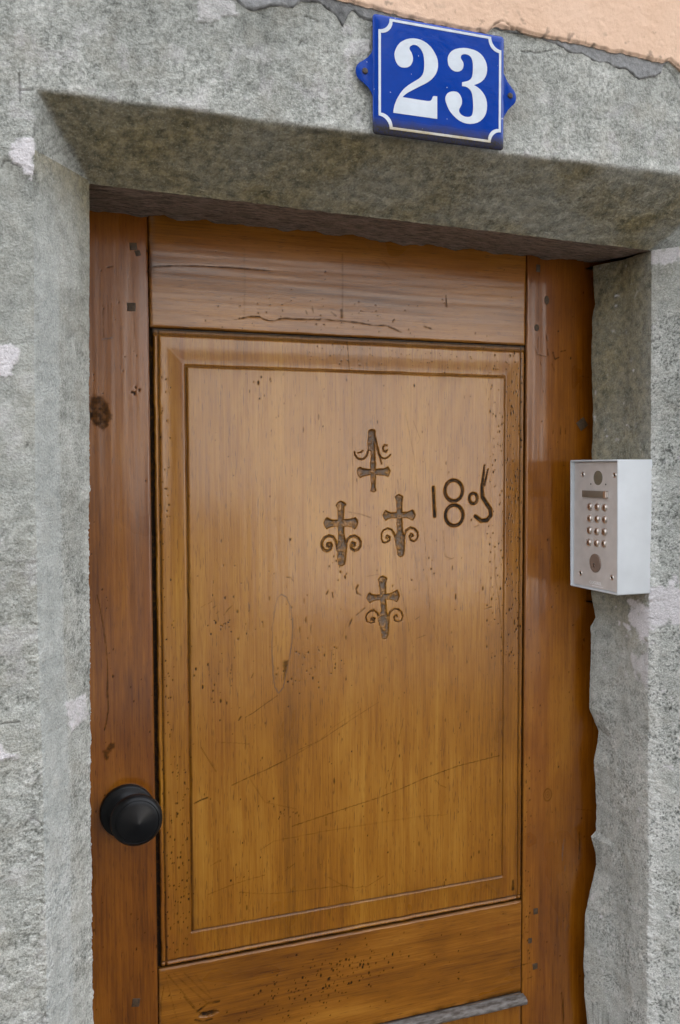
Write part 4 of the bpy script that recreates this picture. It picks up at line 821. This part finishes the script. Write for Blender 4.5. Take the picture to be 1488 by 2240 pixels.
def jamb(name, side, z0, z1, zfine, label=None):
    dz = 0.0016 if side < 0 else 0.0013
    zr = steps((z0, zfine, 0.03), (zfine, z1, dz)) if zfine > z0 else steps((z0, z1, dz))
    if side < 0:
        seg = ((-0.17, -0.035, 0.01), (-0.035, 0.032, 0.0018))
        nf = len(steps(*seg)); face = steps(*seg)
    else:
        face = steps((1.16, 0.965, 0.01), (0.965, 0.953, 0.002)); nf = len(face)
    nc, nr = 66, 110 if side > 0 else 40
    nl = 16 if side > 0 else 0                   # lip turned back beside the door
    n = len(zr)
    Zg = np.repeat(zr[:, None], nf + nc + nr, 1)
    Xg = np.zeros(Zg.shape); Yg = np.zeros(Zg.shape)
    if side < 0:
        x0 = ip(zr, LX0)[:, None]; xi = ip(zr, LXI)[:, None]; yi = np.full(x0.shape, -0.144)
        f = (face - face[0]) / (face[-1] - face[0])
        Xg[:, :nf] = face[0] + f * (x0 - face[0])
    else:
        x0 = np.full((n, 1), 0.953); xi = np.full((n, 1), 0.891); yi = ip(zr, RYI)[:, None]
        Xg[:, :nf] = face
    Yg[:, :nf] = YW
    tc = (np.arange(1, nc + 1) / nc)[None]
    Xg[:, nf:nf + nc] = x0 + (xi - x0) * tc; Yg[:, nf:nf + nc] = YW + (yi - YW) * tc
    tr = (np.arange(1, nr + 1) / nr)[None]
    if side > 0:
        xe = ip(zr, REVEAL_EDGE)[:, None]
        xl = xe * (1.25 - 0.02) / 1.25
        q = (np.arange(1, nr - nl + 1) / (nr - nl))[None]
        Xg[:, nf + nc:nf + nc + nr - nl] = xi + (xl - xi) * smooth(0.5, 1.0, q)
        Yg[:, nf + nc:nf + nc + nr - nl] = yi + (-0.02 - yi) * q
        q = (np.arange(1, nl + 1) / nl)[None]
        Xg[:, nf + nc + nr - nl:] = xl + 0.07 * q; Yg[:, nf + nc + nr - nl:] = -0.02 + 0.006 * np.sqrt(q)
    else:
        Xg[:, nf + nc:] = xi + 0 * tr; Yg[:, nf + nc:] = yi + (0.006 - yi) * tr
    # soften the arrises
    for arr in (Xg, Yg):
        a = arr.copy()
        for _ in range(2):
            a[:, 1:-1] = 0.25 * a[:, :-2] + 0.5 * a[:, 1:-1] + 0.25 * a[:, 2:]
        arr[:, 1:-1] = a[:, 1:-1]
    ds = np.hypot(np.diff(Xg, axis=1), np.diff(Yg, axis=1)); U = np.zeros(Xg.shape); U[:, 1:] = np.cumsum(ds, 1)
    U = U + (0.0 if side < 0 else 5.0)
    tx = np.gradient(Xg, axis=1); ty = np.gradient(Yg, axis=1); L = np.hypot(tx, ty) + 1e-12
    NX, NY = ty / L, -tx / L                      # out of the stone on the left side
    if side > 0: NX, NY = -NX, -NY
    zone = np.zeros(Zg.shape); zone[:, nf:nf + nc] = 1; zone[:, nf + nc:] = 2
    tch = np.zeros(Zg.shape); tch[:, nf:nf + nc] = tc; tch[:, nf + nc:] = 1
    trr = np.zeros(Zg.shape); trr[:, nf + nc:] = tr
    n1, n2, n3, comb = stone_paint(U, Zg, Xg, Yg, zone, tch)
    low = fbm(U * 5, Zg * 5, 2, 230)
    if side < 0:
        rough = np.where(zone == 0, smooth(1.66, 1.3, Zg), np.where(tch < 0.42, 0.28 + 0.65 * smooth(1.2, 1.05, Zg), 0.35 + 0.65 * smooth(1.7, 1.2, Zg)))
        rough = np.clip(rough + 0.35 * low, 0.08, 1)
    else:
        rough = np.where(zone == 2, 0.45 + 0.2 * smooth(1.3, 1.1, Zg), 1.0 * smooth(1.82, 1.70, Zg) + 0.15)
        rough = np.clip(rough + 0.2 * low, 0.1, 1)
    dA0 = np.abs(tch) * (zone == 1)
    e1 = np.where(zone == 0, np.exp(-np.abs(Xg - x0) / 0.018), 0) + np.where(zone == 1, 0.8 * np.exp(-tch / 0.12), 0)
    e2 = np.where(zone == 1, np.exp(-(1 - tch) / 0.16), 0) + np.where(zone == 2, 0.7 * np.exp(-trr / 0.12), 0)
    edge = np.clip(e1 * (1.0 if side > 0 else smooth(1.65, 1.4, Zg)) + e2 * smooth(1.8, 1.5, Zg), 0, 1)
    pit = np.clip((n1 - 0.05) * 2.6, 0, 1)
    H = 0.0010 * n3 + 0.0006 * n2 * (0.4 + rough) - 0.0011 * pit * rough + 0.0007 * n1 * rough + 0.0019 * comb * edge
    A = {k: np.zeros(Zg.shape) for k in SA}
    base = 0.46 if side < 0 else 0.50
    A['tone'] = base + 0.10 * n3 + rough * ((0.28 if side < 0 else 0.40) * -n1 + 0.28 * comb * edge) + 0.12 * n2 + 0.10 * edge
    A['tone'] += 0.12 * smooth(1.45, 1.0, Zg)
    A['rough'] = rough
    A['dirt_shade'] = np.clip((0.42 if side < 0 else 0.65) * pit * rough * smooth(0.3, 1.0, pit), 0, 0.75)
    if side < 0:
        A['olive'] = np.clip(0.75 * smooth(1.80, 1.90, Zg + 0.02 * n3 + 0.02 * (tch - 0.5)) * (zone >= 1) + 0.30 * smooth(0.6, 1.0, tch) * smooth(1.55, 1.85, Zg), 0, 1)
        A['olive'] += 0.16 * np.clip(0.4 + n3, 0, 1) * (zone == 0)
    else:
        A['olive'] = np.where(zone == 2, np.clip(0.75 * smooth(1.25, 1.4, Zg) + 0.35 * smooth(1.75, 1.86, Zg) + 0.2 * n3, 0, 1) * (0.6 + 0.4 * smooth(0.0, 0.25, trr)), 0.35 * smooth(1.72, 1.8, Zg) * np.clip(0.6 + n3, 0, 1))
        A['tone'] -= np.where(zone == 2, 0.10 * smooth(1.2, 1.4, Zg), 0)
        A['dirt_shade'] = np.maximum(A['dirt_shade'], 0.5 * np.where((zone == 2) & (trr < 0.3), np.exp(-np.abs(trr - 0.14) / 0.07), 0) * np.clip(comb * 1.2, 0, 1) * smooth(1.25, 1.35, Zg))
        A['dirt_shade'] = np.maximum(A['dirt_shade'], 0.85 * smooth(1 - 1.1 * nl / nr, 1 - 0.8 * nl / nr, trr))  # turned-back lip painted dark as the shade of the gap beside the door
    # white plaster smears
    WM = WallMask(Xg, Zg)
    if side < 0:
        for i, p in enumerate(WHITE[:3]):
            if z0 - 0.05 < np.mean([q[1] for q in p]) < z1 + 0.05:
                m = WM.poly_mask(p, 0.002, 0.0035, 300 + i) * (zone == 0); A['white'] = np.maximum(A['white'], m); H += 0.0012 * m
        p = WHITE[5]
        if z0 - 0.05 < np.mean([q[1] for q in p]) < z1 + 0.05:
            m = WM.poly_mask(p, 0.002, 0.0025, 305) * (zone >= 1); A['white'] = np.maximum(A['white'], 0.9 * m * np.clip(0.9 + n1, 0, 1)); H += 0.001 * m
        for i, p in enumerate(SKIM):
            m = WM.poly_mask(p, 0.012, 0.004, 320 + i)
            H = H * (1 - 0.85 * m) + 0.0008 * m; A['tone'] = A['tone'] * (1 - m) + m * 0.50; A['dirt_shade'] *= 1 - m
        A['white'] = np.maximum(A['white'], 0.3 * smooth(0.1, 0.9, fbm(U * 26, Zg * 26, 5, 330, 0.65)) * (zone == 0) * smooth(1.85, 1.5, Zg))
    else:
        g = np.exp(-((Zg - 1.318 - 0.03 * (zone < 2)) / 0.03) ** 2) * np.where(zone == 2, smooth(0.62, 0.05, trr), 1.0)
        A['white'] = np.maximum(A['white'], 0.92 * smooth(0.30, 0.52, g + 0.45 * fbm(U * 45, Zg * 60, 4, 340) - 0.05))
        g = np.exp(-((Zg - 1.853) / 0.012) ** 2) * (zone < 2)
        A['white'] = np.maximum(A['white'], 0.8 * smooth(0.4, 0.7, g + 0.5 * fbm(U * 60, Zg * 60, 4, 345)))
        g = np.exp(-((Zg - 1.25) / 0.03) ** 2) * np.where(zone == 2, smooth(0.4, 0.05, trr), 0)
        A['white'] = np.maximum(A['white'], 0.6 * smooth(0.35, 0.65, g + 0.5 * fbm(U * 50, Zg * 50, 4, 348)))
        # smooth band of bright tooled margin beside the arris on the chamfer
        A['tone'] += np.where(zone == 1, 0.18 * smooth(0.75, 0.95, tch), 0)
    for pts in LCRACK:
        if side < 0 and np.mean([q[0] for q in pts]) < 0.09:
            m = WM.stroke_mask([(x, z, 0.0011) for x, z in pts]) * (zone < 2)
            A['dirt_shade'] = np.maximum(A['dirt_shade'], 0.75 * m); H -= 0.0012 * m
    # joints at the ends of the block
    for zj in (z0, z1):
        if 0.3 < zj:
            q = np.abs(Zg - zj) + 0.001 * n2
            H -= 0.0008 * np.exp(-(q / 0.0016) ** 2) * np.clip(1.5 * n3, 0.0, 1)
    if side < 0:
        cool = (zone == 1) * smooth(0.47 - 0.06 * n3, 0.41 - 0.06 * n3, tch + 0.10 * smooth(1.5, 1.15, Zg) * -1) * smooth(1.86, 1.7, Zg)
        A['cool'] = cool
        A['tone'] += 0.06 * cool
    P = np.stack([Xg + NX * H, Yg + NY * H, Zg], -1)
    for k in A: A[k] = np.clip(A[k], 0, 1)
    # end caps into the wall keep the block solid
    return sheet(name, P, M_STONE, surround, A, 0.03, flip=(side > 0))

jamb('jamb_block', -1, 1.2606, 1.8800, 1.2606)
jamb('jamb_block', -1, 0.0, 1.2610, 0.80)
jamb('jamb_block', 1, 1.3296, 1.8625, 1.3296)
jamb('jamb_block', 1, 0.0, 1.3300, 0.68)

def lintel():
    xs = steps((-0.17, -0.03, 0.01), (-0.03, 0.975, 0.0017), (0.975, 1.16, 0.01))
    zf = steps((0.0, 0.064, 0.00115), (0.064, 0.225, 0.0016), (0.225, 0.24, 0.015))      # above the soffit arris
    Xg, S_ = np.meshgrid(xs, zf)
    Zg = S_ + ZS(Xg)
    wv = 0.0016 * fbm(Xg * 7, Xg * 0 + 3.3, 3, 400)
    tz = (1.9415 + wv - Zg) / (1.9415 - ZS(Xg)); tl = (Xg - ip(Zg, LX0)) / 0.0615; tr = (0.953 - Xg) / 0.062
    tt = np.minimum(np.minimum(tz, tl), tr)
    k = 0.05                                                     # soft arris
    t = np.clip(tt, 0, 1); t = np.where(np.abs(tt) < k, (tt + k) ** 2 / (4 * k), t)
    yi = np.interp(Xg, [0.1, 0.89], [-0.144, -0.1405])
    Yg = YW + (yi - YW) * t
    V_ = Zg - Yg * 0.9
    n1 = fbm(Xg * 210, V_ * 210, 3, 201); n2 = fbm(Xg * 55, V_ * 55, 3, 205); n3 = fbm(Xg * 9, V_ * 9, 3, 209)
    ch = smooth(-0.02, 0.05, tt)
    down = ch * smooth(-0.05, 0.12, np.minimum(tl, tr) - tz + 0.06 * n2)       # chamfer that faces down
    rough = np.clip(0.35 + 0.5 * n3 + 0.25 * smooth(0.05, 0.0, tz) + 0.35 * smooth(2.02, 1.95, Zg), 0.1, 0.9)
    pit = np.clip((n1 - 0.1) * 2.4, 0, 1)
    H = 0.0012 * n3 + 0.0006 * n2 + rough * (0.0005 * n1 - 0.0006 * pit) + down * (0.0010 * n2 + 0.0006 * n1)
    A = {q: np.zeros(Zg.shape) for q in SA}
    A['tone'] = 0.44 + 0.12 * n3 + 0.13 * n2 - 0.26 * n1 * rough + 0.12 * smooth(2.0, 1.945, Zg) * (1 - ch)
    A['tone'] += 0.16 * np.exp(-(tz / 0.05) ** 2) * (tl > 0)
    A['dirt_shade'] = 0.5 * pit * rough * (0.5 + 0.5 * ch)
    A['rough'] = np.clip(rough * (0.5 + 0.5 * smooth(2.06, 1.99, Zg + 0.03 * n3)) - 0.08, 0, 1)
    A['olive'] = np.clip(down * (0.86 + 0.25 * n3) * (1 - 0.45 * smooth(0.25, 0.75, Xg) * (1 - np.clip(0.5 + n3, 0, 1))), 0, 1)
    A['dirt_shade'] = np.maximum(A['dirt_shade'], 0.55 * down * np.exp(-((tz - 0.05) / 0.05) ** 2) * np.clip(0.4 + n3 * 1.5, 0, 1))
    WM = WallMask(Xg, Zg)
    for i, p in enumerate((WHITE[0], WHITE[3], WHITE[4], WHITE[6])):
        m = WM.poly_mask(p, 0.002, 0.0035, 300 if i == 0 else 310 + i) * (1 - ch)
        A['white'] = np.maximum(A['white'], m * (1.0 if i == 0 else (0.9 if i == 3 else 0.5)) * np.clip(0.85 + 0.5 * n2, 0, 1)); H += 0.0012 * m
    A['white'] = np.maximum(A['white'], 0.30 * smooth(0.1, 0.9, fbm(Xg * 30, Zg * 30, 5, 330, 0.65)) * (1 - ch) * smooth(2.05, 1.99, Zg))
    A['white'] = np.maximum(A['white'], 0.8 * np.exp(-((Xg - 0.385 - 0.003 * n2) / 0.004) ** 2) * smooth(0.0, 0.5, fbm(Xg * 90, Zg * 60, 3, 336) + 0.15) * smooth(1.95, 2.05, Zg))
    for pts in LCRACK:
        m = WM.stroke_mask([(x, z, 0.0010) for x, z in pts])
        A['dirt_shade'] = np.maximum(A['dirt_shade'], 0.8 * m); H -= 0.0012 * m
    # contact line of the jamb on the left
    m = np.exp(-((tl) / 0.03) ** 2) * (tz > 0.0) * smooth(1.88, 1.9, Zg); A['dirt_shade'] = np.maximum(A['dirt_shade'], 0.25 * m)
    P1 = np.stack([Xg, Yg - H, Zg], -1)
    # soffit back to the door
    j0, j1 = np.searchsorted(xs, (0.0985, 0.892))
    ys = np.arange(0, 90) / 89.0
    X2 = np.repeat(xs[None, j0:j1], 90, 0); R2 = np.repeat(ys[:, None], j1 - j0, 1)
    Y2 = -0.1425 + (0.006 + 0.1425) * R2
    Z2 = ZS(X2) + 0.0108 * R2
    m1 = fbm(X2 * 150, Y2 * 260, 3, 420); m2 = fbm(X2 * 30, Y2 * 50, 3, 424)
    bite = 0.0055 * smooth(0.80, 1.0, R2) * (fbm(X2 * 22, X2 * 0 + 7.7, 3, 428) - 0.1)
    Z2 = Z2 + 0.0010 * m2 + 0.0006 * m1 + bite
    pass
    off = (P1[0, j0:j1] - np.stack([X2[0], Y2[0], Z2[0]], -1))[None] * (1 - smooth(0.0, 0.12, R2))[..., None]
    P2 = np.stack([X2, Y2, Z2], -1) + off
    A2 = {q: np.zeros(X2.shape) for q in SA}
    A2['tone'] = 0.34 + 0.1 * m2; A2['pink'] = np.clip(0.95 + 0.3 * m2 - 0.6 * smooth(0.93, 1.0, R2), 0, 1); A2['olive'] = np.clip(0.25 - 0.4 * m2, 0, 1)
    n, m = P1.shape[:2]
    V = np.vstack([P1.reshape(-1, 3), P2.reshape(-1, 3)])
    Q1 = grid_quads(n, m); Q2 = grid_quads(*P2.shape[:2], off=n * m)[:, ::-1]
    ring = ring_index(n, m); B = P1.reshape(-1, 3)[ring].copy(); B[:, 1] = -0.02
    # keep the back out of the opening
    keep = ~((ring < m) & (P1.reshape(-1, 3)[ring][:, 0] > 0.09) & (P1.reshape(-1, 3)[ring][:, 0] < 0.9))
    nv = len(V); L = len(ring); nxt = np.roll(np.arange(L), -1)
    SK = np.stack([ring, nv + np.arange(L), nv + nxt, ring[nxt]], -1)[keep & keep[nxt]]
    AA = {q: np.clip(np.concatenate([A[q].ravel(), A2[q].ravel(), A[q].ravel()[ring]]), 0, 1) for q in SA}
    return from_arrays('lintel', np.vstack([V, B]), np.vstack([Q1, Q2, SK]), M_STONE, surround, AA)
lintel()
bm = bmesh.new(); add_box(bm, (-0.25, -0.34, 0.0015), (1.22, 0.06, 0.018)); bmesh.ops.bevel(bm, geom=bm.edges[:], offset=0.006, segments=2, affect='EDGES')
bm_obj('doorstep', bm, M_PAVE, surround)

# ---------------------------------------------------------------- house wall above and beside the surround
house = empty('house_wall', (0.49, -0.1, 0.0), 'peach rendered house wall over crumbling grey mortar above the stone lintel', 'wall')
bm = bmesh.new()
for lo, hi in (((-7, -0.212, 0.0), (-0.19, 0.45, 6.2)), ((1.18, -0.212, 0.0), (9, 0.45, 6.2)), ((-0.19, -0.212, 2.13), (1.18, 0.45, 6.2)), ((-0.19, 0.05, 0.0), (0.02, 0.45, 2.13)), ((0.98, 0.05, 0.0), (1.18, 0.45, 2.13)), ((0.02, 0.05, 1.93), (0.98, 0.45, 2.13)), ((0.02, 0.25, 0.0), (0.98, 0.45, 1.93))):
    add_box(bm, lo, hi)
bm_obj('masonry', bm, M_MASONRY, house)

def edge_line(tab, x, amp, seed):
    t = sorted(tab)
    return np.interp(x, [a for a, b in t], [b for a, b in t]) + amp * fbm(x * 110, x * 0 + 1.7, 4, seed)

xs = steps((-0.165, 0.22, 0.006), (0.22, 0.92, 0.0016), (0.92, 1.16, 0.006))
def strip(name, mat, lower, upper, rows, y, paint):
    r = np.linspace(0, 1, rows) ** 1.25
    Xg = np.repeat(xs[None], rows, 0); lo = lower(xs)[None]; up = upper(xs)[None]
    Zg = lo + (up - lo) * r[:, None]
    D = Zg - lo
    Hh, dirt_shade = paint(Xg, Zg, D)
    P = np.stack([Xg, y - Hh, Zg], -1)
    return sheet(name, P, mat, house, {'dirt_shade': np.clip(dirt_shade, 0, 1)}, -0.205)

r_edge = lambda x: edge_line(RENDER_EDGE, x, 0.0011, 501)
m_edge = lambda x: np.minimum(edge_line(MORTAR_EDGE, x, 0.0009, 505), r_edge(x) + 0.004)
def p_mortar(X, Z, D):
    n = fbm(X * 70, Z * 70, 3, 511); n1 = fbm(X * 200, Z * 200, 2, 513)
    dark = smooth(0.45, 0.36, X) * smooth(0.30, 0.36, X)
    H = 0.0008 * n + 0.0004 * n1 - 0.0016 * (1 - smooth(0, 0.002, D))
    dirt_shade = 0.6 * np.exp(-(D / 0.0011) ** 2) * np.clip(0.5 + 1.5 * n, 0, 1) + 0.25 * np.clip(n1, 0, 1) + dark * (0.3 + 0.4 * n) + 0.15 * smooth(0.28, 0.33, X) * smooth(0.42, 0.38, X)
    return H, dirt_shade
strip('mortar_bed', M_MORTAR, m_edge, lambda x: r_edge(x) + 0.03, 34, -0.2338, p_mortar)
def p_render(X, Z, D):
    n = fbm(X * 60, Z * 60, 3, 521); n1 = fbm(X * 190, Z * 190, 2, 523)
    H = 0.0004 * n + 0.0003 * n1 - 0.0024 * (1 - smooth(0, 0.004, D))
    spots = smooth(0.45, 0.7, fbm(X * 55, X * 0 + D * 60, 3, 527))
    dirt_shade = 0.75 * np.exp(-(D / 0.0028) ** 2) * np.clip(0.2 + 1.6 * fbm(X * 70, X * 0, 3, 525), 0, 1) + 0.6 * spots * smooth(0.03, 0.004, D)
    # crack near the plate
    q = np.abs(Z - (2.0915 + 0.004 * np.sin((X - 0.577) * 160) )) + 0.003 * np.abs(n)
    m = np.exp(-(q / 0.0016) ** 2) * smooth(0.570, 0.575, X) * smooth(0.612, 0.603, X)
    return H - 0.002 * m, np.maximum(dirt_shade, 0.8 * m)
strip('render_coat', M_RENDER, r_edge, lambda x: 0 * x + 2.26, 110, -0.2378, p_render)
bm = bmesh.new()
for lo, hi in (((-7, -0.2378, 0.0), (-0.1655, -0.2105, 6.2)), ((1.1605, -0.2378, 0.0), (9, -0.2105, 6.2)), ((-0.1655, -0.2378, 2.2605), (1.1605, -0.2105, 6.2))):
    add_box(bm, lo, hi)
bm_obj('render_coat', bm, M_RENDER, house)

# ---------------------------------------------------------------- enamel house number
YP = -0.2415
sign = empty('house_number_plate', (0.5, YP, 1.94), 'blue enamel house number plate with white 23 on the stone lintel', 'number plate')
SF = frame((0, YP + 0.004, 0), (1, 0, 0), (0, 0, 1))
ax0, ax1, az0, az1 = 0.4133, 0.5872, 1.9392, 2.0762
def rrect(i, r, n=6):
    pts = []
    for cx_, cz_, a0 in ((ax1 - i - r, az1 - i - r, 0), (ax0 + i + r, az1 - i - r, 90), (ax0 + i + r, az0 + i + r, 180), (ax1 - i - r, az0 + i + r, 270)):
        for k in range(n + 1):
            a = R(a0 + 90 * k / n); pts.append((cx_ + r * math.cos(a), cz_ + r * math.sin(a)))
    return pts
bm = bmesh.new()
rings = []
for i, h, r in ((0.0, 0.0, 0.004), (0.0, 0.0012, 0.004), (0.0008, 0.0021, 0.0036), (0.003, 0.0030, 0.003), (0.006, 0.0037, 0.0025), (0.0085, 0.0040, 0.002)):
    rings.append([bm.verts.new((x, z, h)) for x, z in rrect(i, r)])
for a, b in zip(rings, rings[1:]):
    for k in range(len(a)):
        bm.faces.new((a[k], a[(k + 1) % len(a)], b[(k + 1) % len(a)], b[k]))
bm.faces.new(rings[-1])
# fixing ears at both sides
def ear(cx_, cz_, s, rad, base):
    """ogee ear outline, s = side; flares into the plate edge"""
    pts = []
    ex = base - s * 0.004
    up = [(base, cz_ + 0.0275), (base + s * 0.002, cz_ + 0.0215), (base + s * 0.006, cz_ + 0.0165)]
    arc = [(cx_ + s * rad * math.cos(t), cz_ + rad * math.sin(t)) for t in np.linspace(R(68), R(-68), 14)]
    dn = [(base + s * 0.006, cz_ - 0.0165), (base + s * 0.002, cz_ - 0.0215), (base, cz_ - 0.0275)]
    return [(ex, cz_ + 0.0275)] + up + arc + dn + [(ex, cz_ - 0.0275)]
for cx_, cz_, s, rad, base in ((0.4045, 2.0085, -1, 0.0125, ax0), (0.5925, 2.0055, 1, 0.0125, ax1)):
    add_prism(bm, ear(cx_, cz_, s, rad, base), 0.0, 0.0016, bevel=0.0006)
plate = bm_obj('enamel_plate', xform(bm, SF), M_BLUE, sign, 40)
# white line with notched corners
def notched(i, r, n=8):
    x0, x1, z0, z1 = BX0 + i, BX1 - i, BZ0 + i, BZ1 - i
    pts = []
    for cx_, cz_, a0 in ((x1, z1, 270), (x0, z1, 0), (x0, z0, 90), (x1, z0, 180)):
        for k in range(n + 1):
            a = R(a0 - 90 * k / n); pts.append((cx_ + r * math.cos(a), cz_ + r * math.sin(a)))
    return pts
BX0, BX1, BZ0, BZ1 = 0.4192, 0.5818, 1.9455, 2.0722
bm = bmesh.new()
o_, i_ = notched(0.0, 0.0142), notched(0.0029, 0.0148)
O = [bm.verts.new((x, z, 0.0044)) for x, z in o_]; I = [bm.verts.new((x, z, 0.0044)) for x, z in i_]
O0 = [bm.verts.new((x, z, 0.003)) for x, z in o_]; I0 = [bm.verts.new((x, z, 0.003)) for x, z in i_]
N_ = len(O)
for k in range(N_):
    q = (k + 1) % N_
    for a, b in ((O, I), (O0, O), (I, I0)):
        bm.faces.new((a[k], a[q], b[q], b[k]))
bmesh.ops.recalc_face_normals(bm, faces=bm.faces[:])
bm_obj('border_line', xform(bm, SF), M_WHITE, sign, 30)
for pts in (TWO, THREE):
    bm = bmesh.new(); add_prism(bm, list(pts), 0.0035, 0.0044)
    bm_obj('numeral', xform(bm, SF), M_WHITE, sign)
for x, z in ((0.4030, 2.0090), (0.5960, 2.0065)):
    b2 = lathe([(0.0, 0.0012), (0.0034, 0.0014), (0.0036, 0.0024), (0.0028, 0.0036), (0.0, 0.0042)], 20)
    bm_obj('screw', xform(b2, frame((x, YP + 0.004, z), (1, 0, 0), (0, 0, 1))), M_SCREW, sign, 40)

# ---------------------------------------------------------------- entry keypad on the right reveal
kp = empty('door_entry_keypad', (0.891, -0.087, 1.36), 'pale grey metal entry keypad box on the right stone reveal beside the door', 'entry keypad')
X0, X1 = 0.8325, 0.8935                            # front lip, reveal
Y0, Y1, K0, K1 = -0.1462, -0.0265, 1.3605, 1.5585
bm = bmesh.new()
tw = 0.0028
def rr(y0, y1, z0, z1, r, n=4):
    pts = []
    for cy_, cz_, a0 in ((y1 - r, z1 - r, 0), (y0 + r, z1 - r, 90), (y0 + r, z0 + r, 180), (y1 - r, z0 + r, 270)):
        for k in range(n + 1):
            a = R(a0 + 90 * k / n); pts.append((cy_ + r * math.cos(a), cz_ + r * math.sin(a)))
    return pts
ringdefs = [(X1, 0.0), (X0 + 0.001, 0.0), (X0 + 0.0003, 0.0004), (X0, 0.0009), (X0 + 0.0002, tw - 0.0005), (X0 + 0.001, tw), (X0 + 0.0115, tw)]
rg = []
for x, i in ringdefs:
    rg.append([bm.verts.new((x + (0.0022 if z < 1.40 and x < 0.85 else 0.0), y, z)) for y, z in rr(Y0 + i, Y1 - i, K0 + i, K1 - i, max(0.0022 - i * 0.5, 0.0008))])
for a, b in zip(rg, rg[1:]):
    for k in range(len(a)): bm.faces.new((a[k], a[(k + 1) % len(a)], b[(k + 1) % len(a)], b[k]))
bm.faces.new(rg[0])
bmesh.ops.recalc_face_normals(bm, faces=bm.faces[:])
bm_obj('housing', bm, M_CASE, kp, 40)
XP = 0.8385
bm = bmesh.new(); add_box(bm, (XP, Y0 + tw + 0.0006, K0 + tw + 0.0006), (XP + 0.004, Y1 - tw - 0.0006, K1 - tw - 0.0006))
bmesh.ops.bevel(bm, geom=bm.edges[:], offset=0.0006, segments=2, affect='EDGES')
fp = bm_obj('face_plate', bm, M_PLATE, kp, 40)
def on_plate(y, z, h=0.0): return frame((XP - h, y, z), (0, -1, 0), (0, 0, 1))
for y, z in IC_SCREWS:
    s = bm_obj('screw', xform(lathe([(0.0042, -0.001), (0.0042, 0.0002), (0.0036, 0.0007), (0.0030, 0.0002), (0.0, 0.0000)], 24), on_plate(y, z)), M_STEEL, kp, 40)
    bm_obj('screw_socket', xform(lathe([(0.0019, -0.0005), (0.0019, 0.0006), (0.0, 0.0007)], 6), on_plate(y, z)), M_INK, s)
bm_obj('camera_window', xform(lathe([(0.0109, -0.001), (0.0109, 0.0005), (0.0102, 0.0009), (0.0098, 0.0003), (0.005, 0.0009), (0.0, 0.0012)], 40), on_plate(IC_LENS[0][0], IC_LENS[0][1])), M_LENS, kp, 40)
for y, z in IC_HOLES:
    bm_obj('led_hole', xform(lathe([(0.0013, -0.0005), (0.0012, 0.0003), (0.0, 0.0003)], 12), on_plate(y, z)), M_HOLE, kp)
sy0, sy1, sz0, sz1 = -0.1165, -0.0560, 1.5015, 1.5118
bm = bmesh.new()
add_prism(bm, [(-0.0302, -0.0052), (0.0302, -0.0052), (0.0302, 0.0052), (-0.0302, 0.0052)], 0.0, 0.0046, bevel=0.0014)
nh = bm_obj('name_holder', xform(bm, on_plate((sy0 + sy1) / 2, (sz0 + sz1) / 2)), M_LABEL, kp, 40)
bm = bmesh.new(); add_box(bm, (XP - 0.0056, sy0 - 0.0004, sz0 - 0.0002), (XP + 0.0005, sy0 + 0.0058, sz1 + 0.0002)); bmesh.ops.bevel(bm, geom=bm.edges[:], offset=0.001, segments=2, affect='EDGES')
bm_obj('name_holder_clip', bm, M_STEEL, nh, 40)
for (y, z), ch in zip(IC_BTN, '123456789A0B'):
    b = bm_obj('key_button', xform(lathe([(0.0059, -0.0005), (0.0059, 0.0004), (0.0054, 0.0006), (0.0052, 0.0018), (0.0047, 0.0027), (0.003, 0.0031), (0.0, 0.0033)], 28), on_plate(y, z)), M_STEEL, kp, 50)
    text_mesh('key_digit', ch, 0.0078, on_plate(y, z, 0.0031), M_INK, b, 0.0003)
y, z = IC_LOCK[0]
lk = bm_obj('key_lock', xform(lathe([(0.0143, -0.0005), (0.0143, 0.0012), (0.0136, 0.0018), (0.0132, 0.0014), (0.0, 0.0016)], 48), on_plate(y, z)), M_LOCK, kp, 40)
bm_obj('keyway', xform(lathe([(0.0022, 0.0), (0.0022, 0.0019), (0.0, 0.0020)], 16), on_plate(IC_LOCK[3][0], IC_LOCK[3][1])), M_STEEL, lk)
bm = bmesh.new(); add_prism(bm, [(-0.0007, -0.0018), (0.0009, -0.0018), (0.0006, 0.0042), (-0.0004, 0.0042)], 0.0, 0.0023)
bm_obj('keyway_slot', xform(bm, on_plate(IC_LOCK[3][0] - 0.0003, IC_LOCK[3][1])), M_INK, lk)
text_mesh('maker_lettering', 'COGEREL', 0.0066, on_plate(-0.0875, 1.3716, 0.0001), M_PRINT, kp, 0.0002, sx=1.05)
bm = bmesh.new(); add_box(bm, (XP - 0.0003, -0.1065, 1.3665), (XP + 0.001, -0.0790, 1.3676)); bm_obj('maker_underline', bm, M_PRINT, kp)
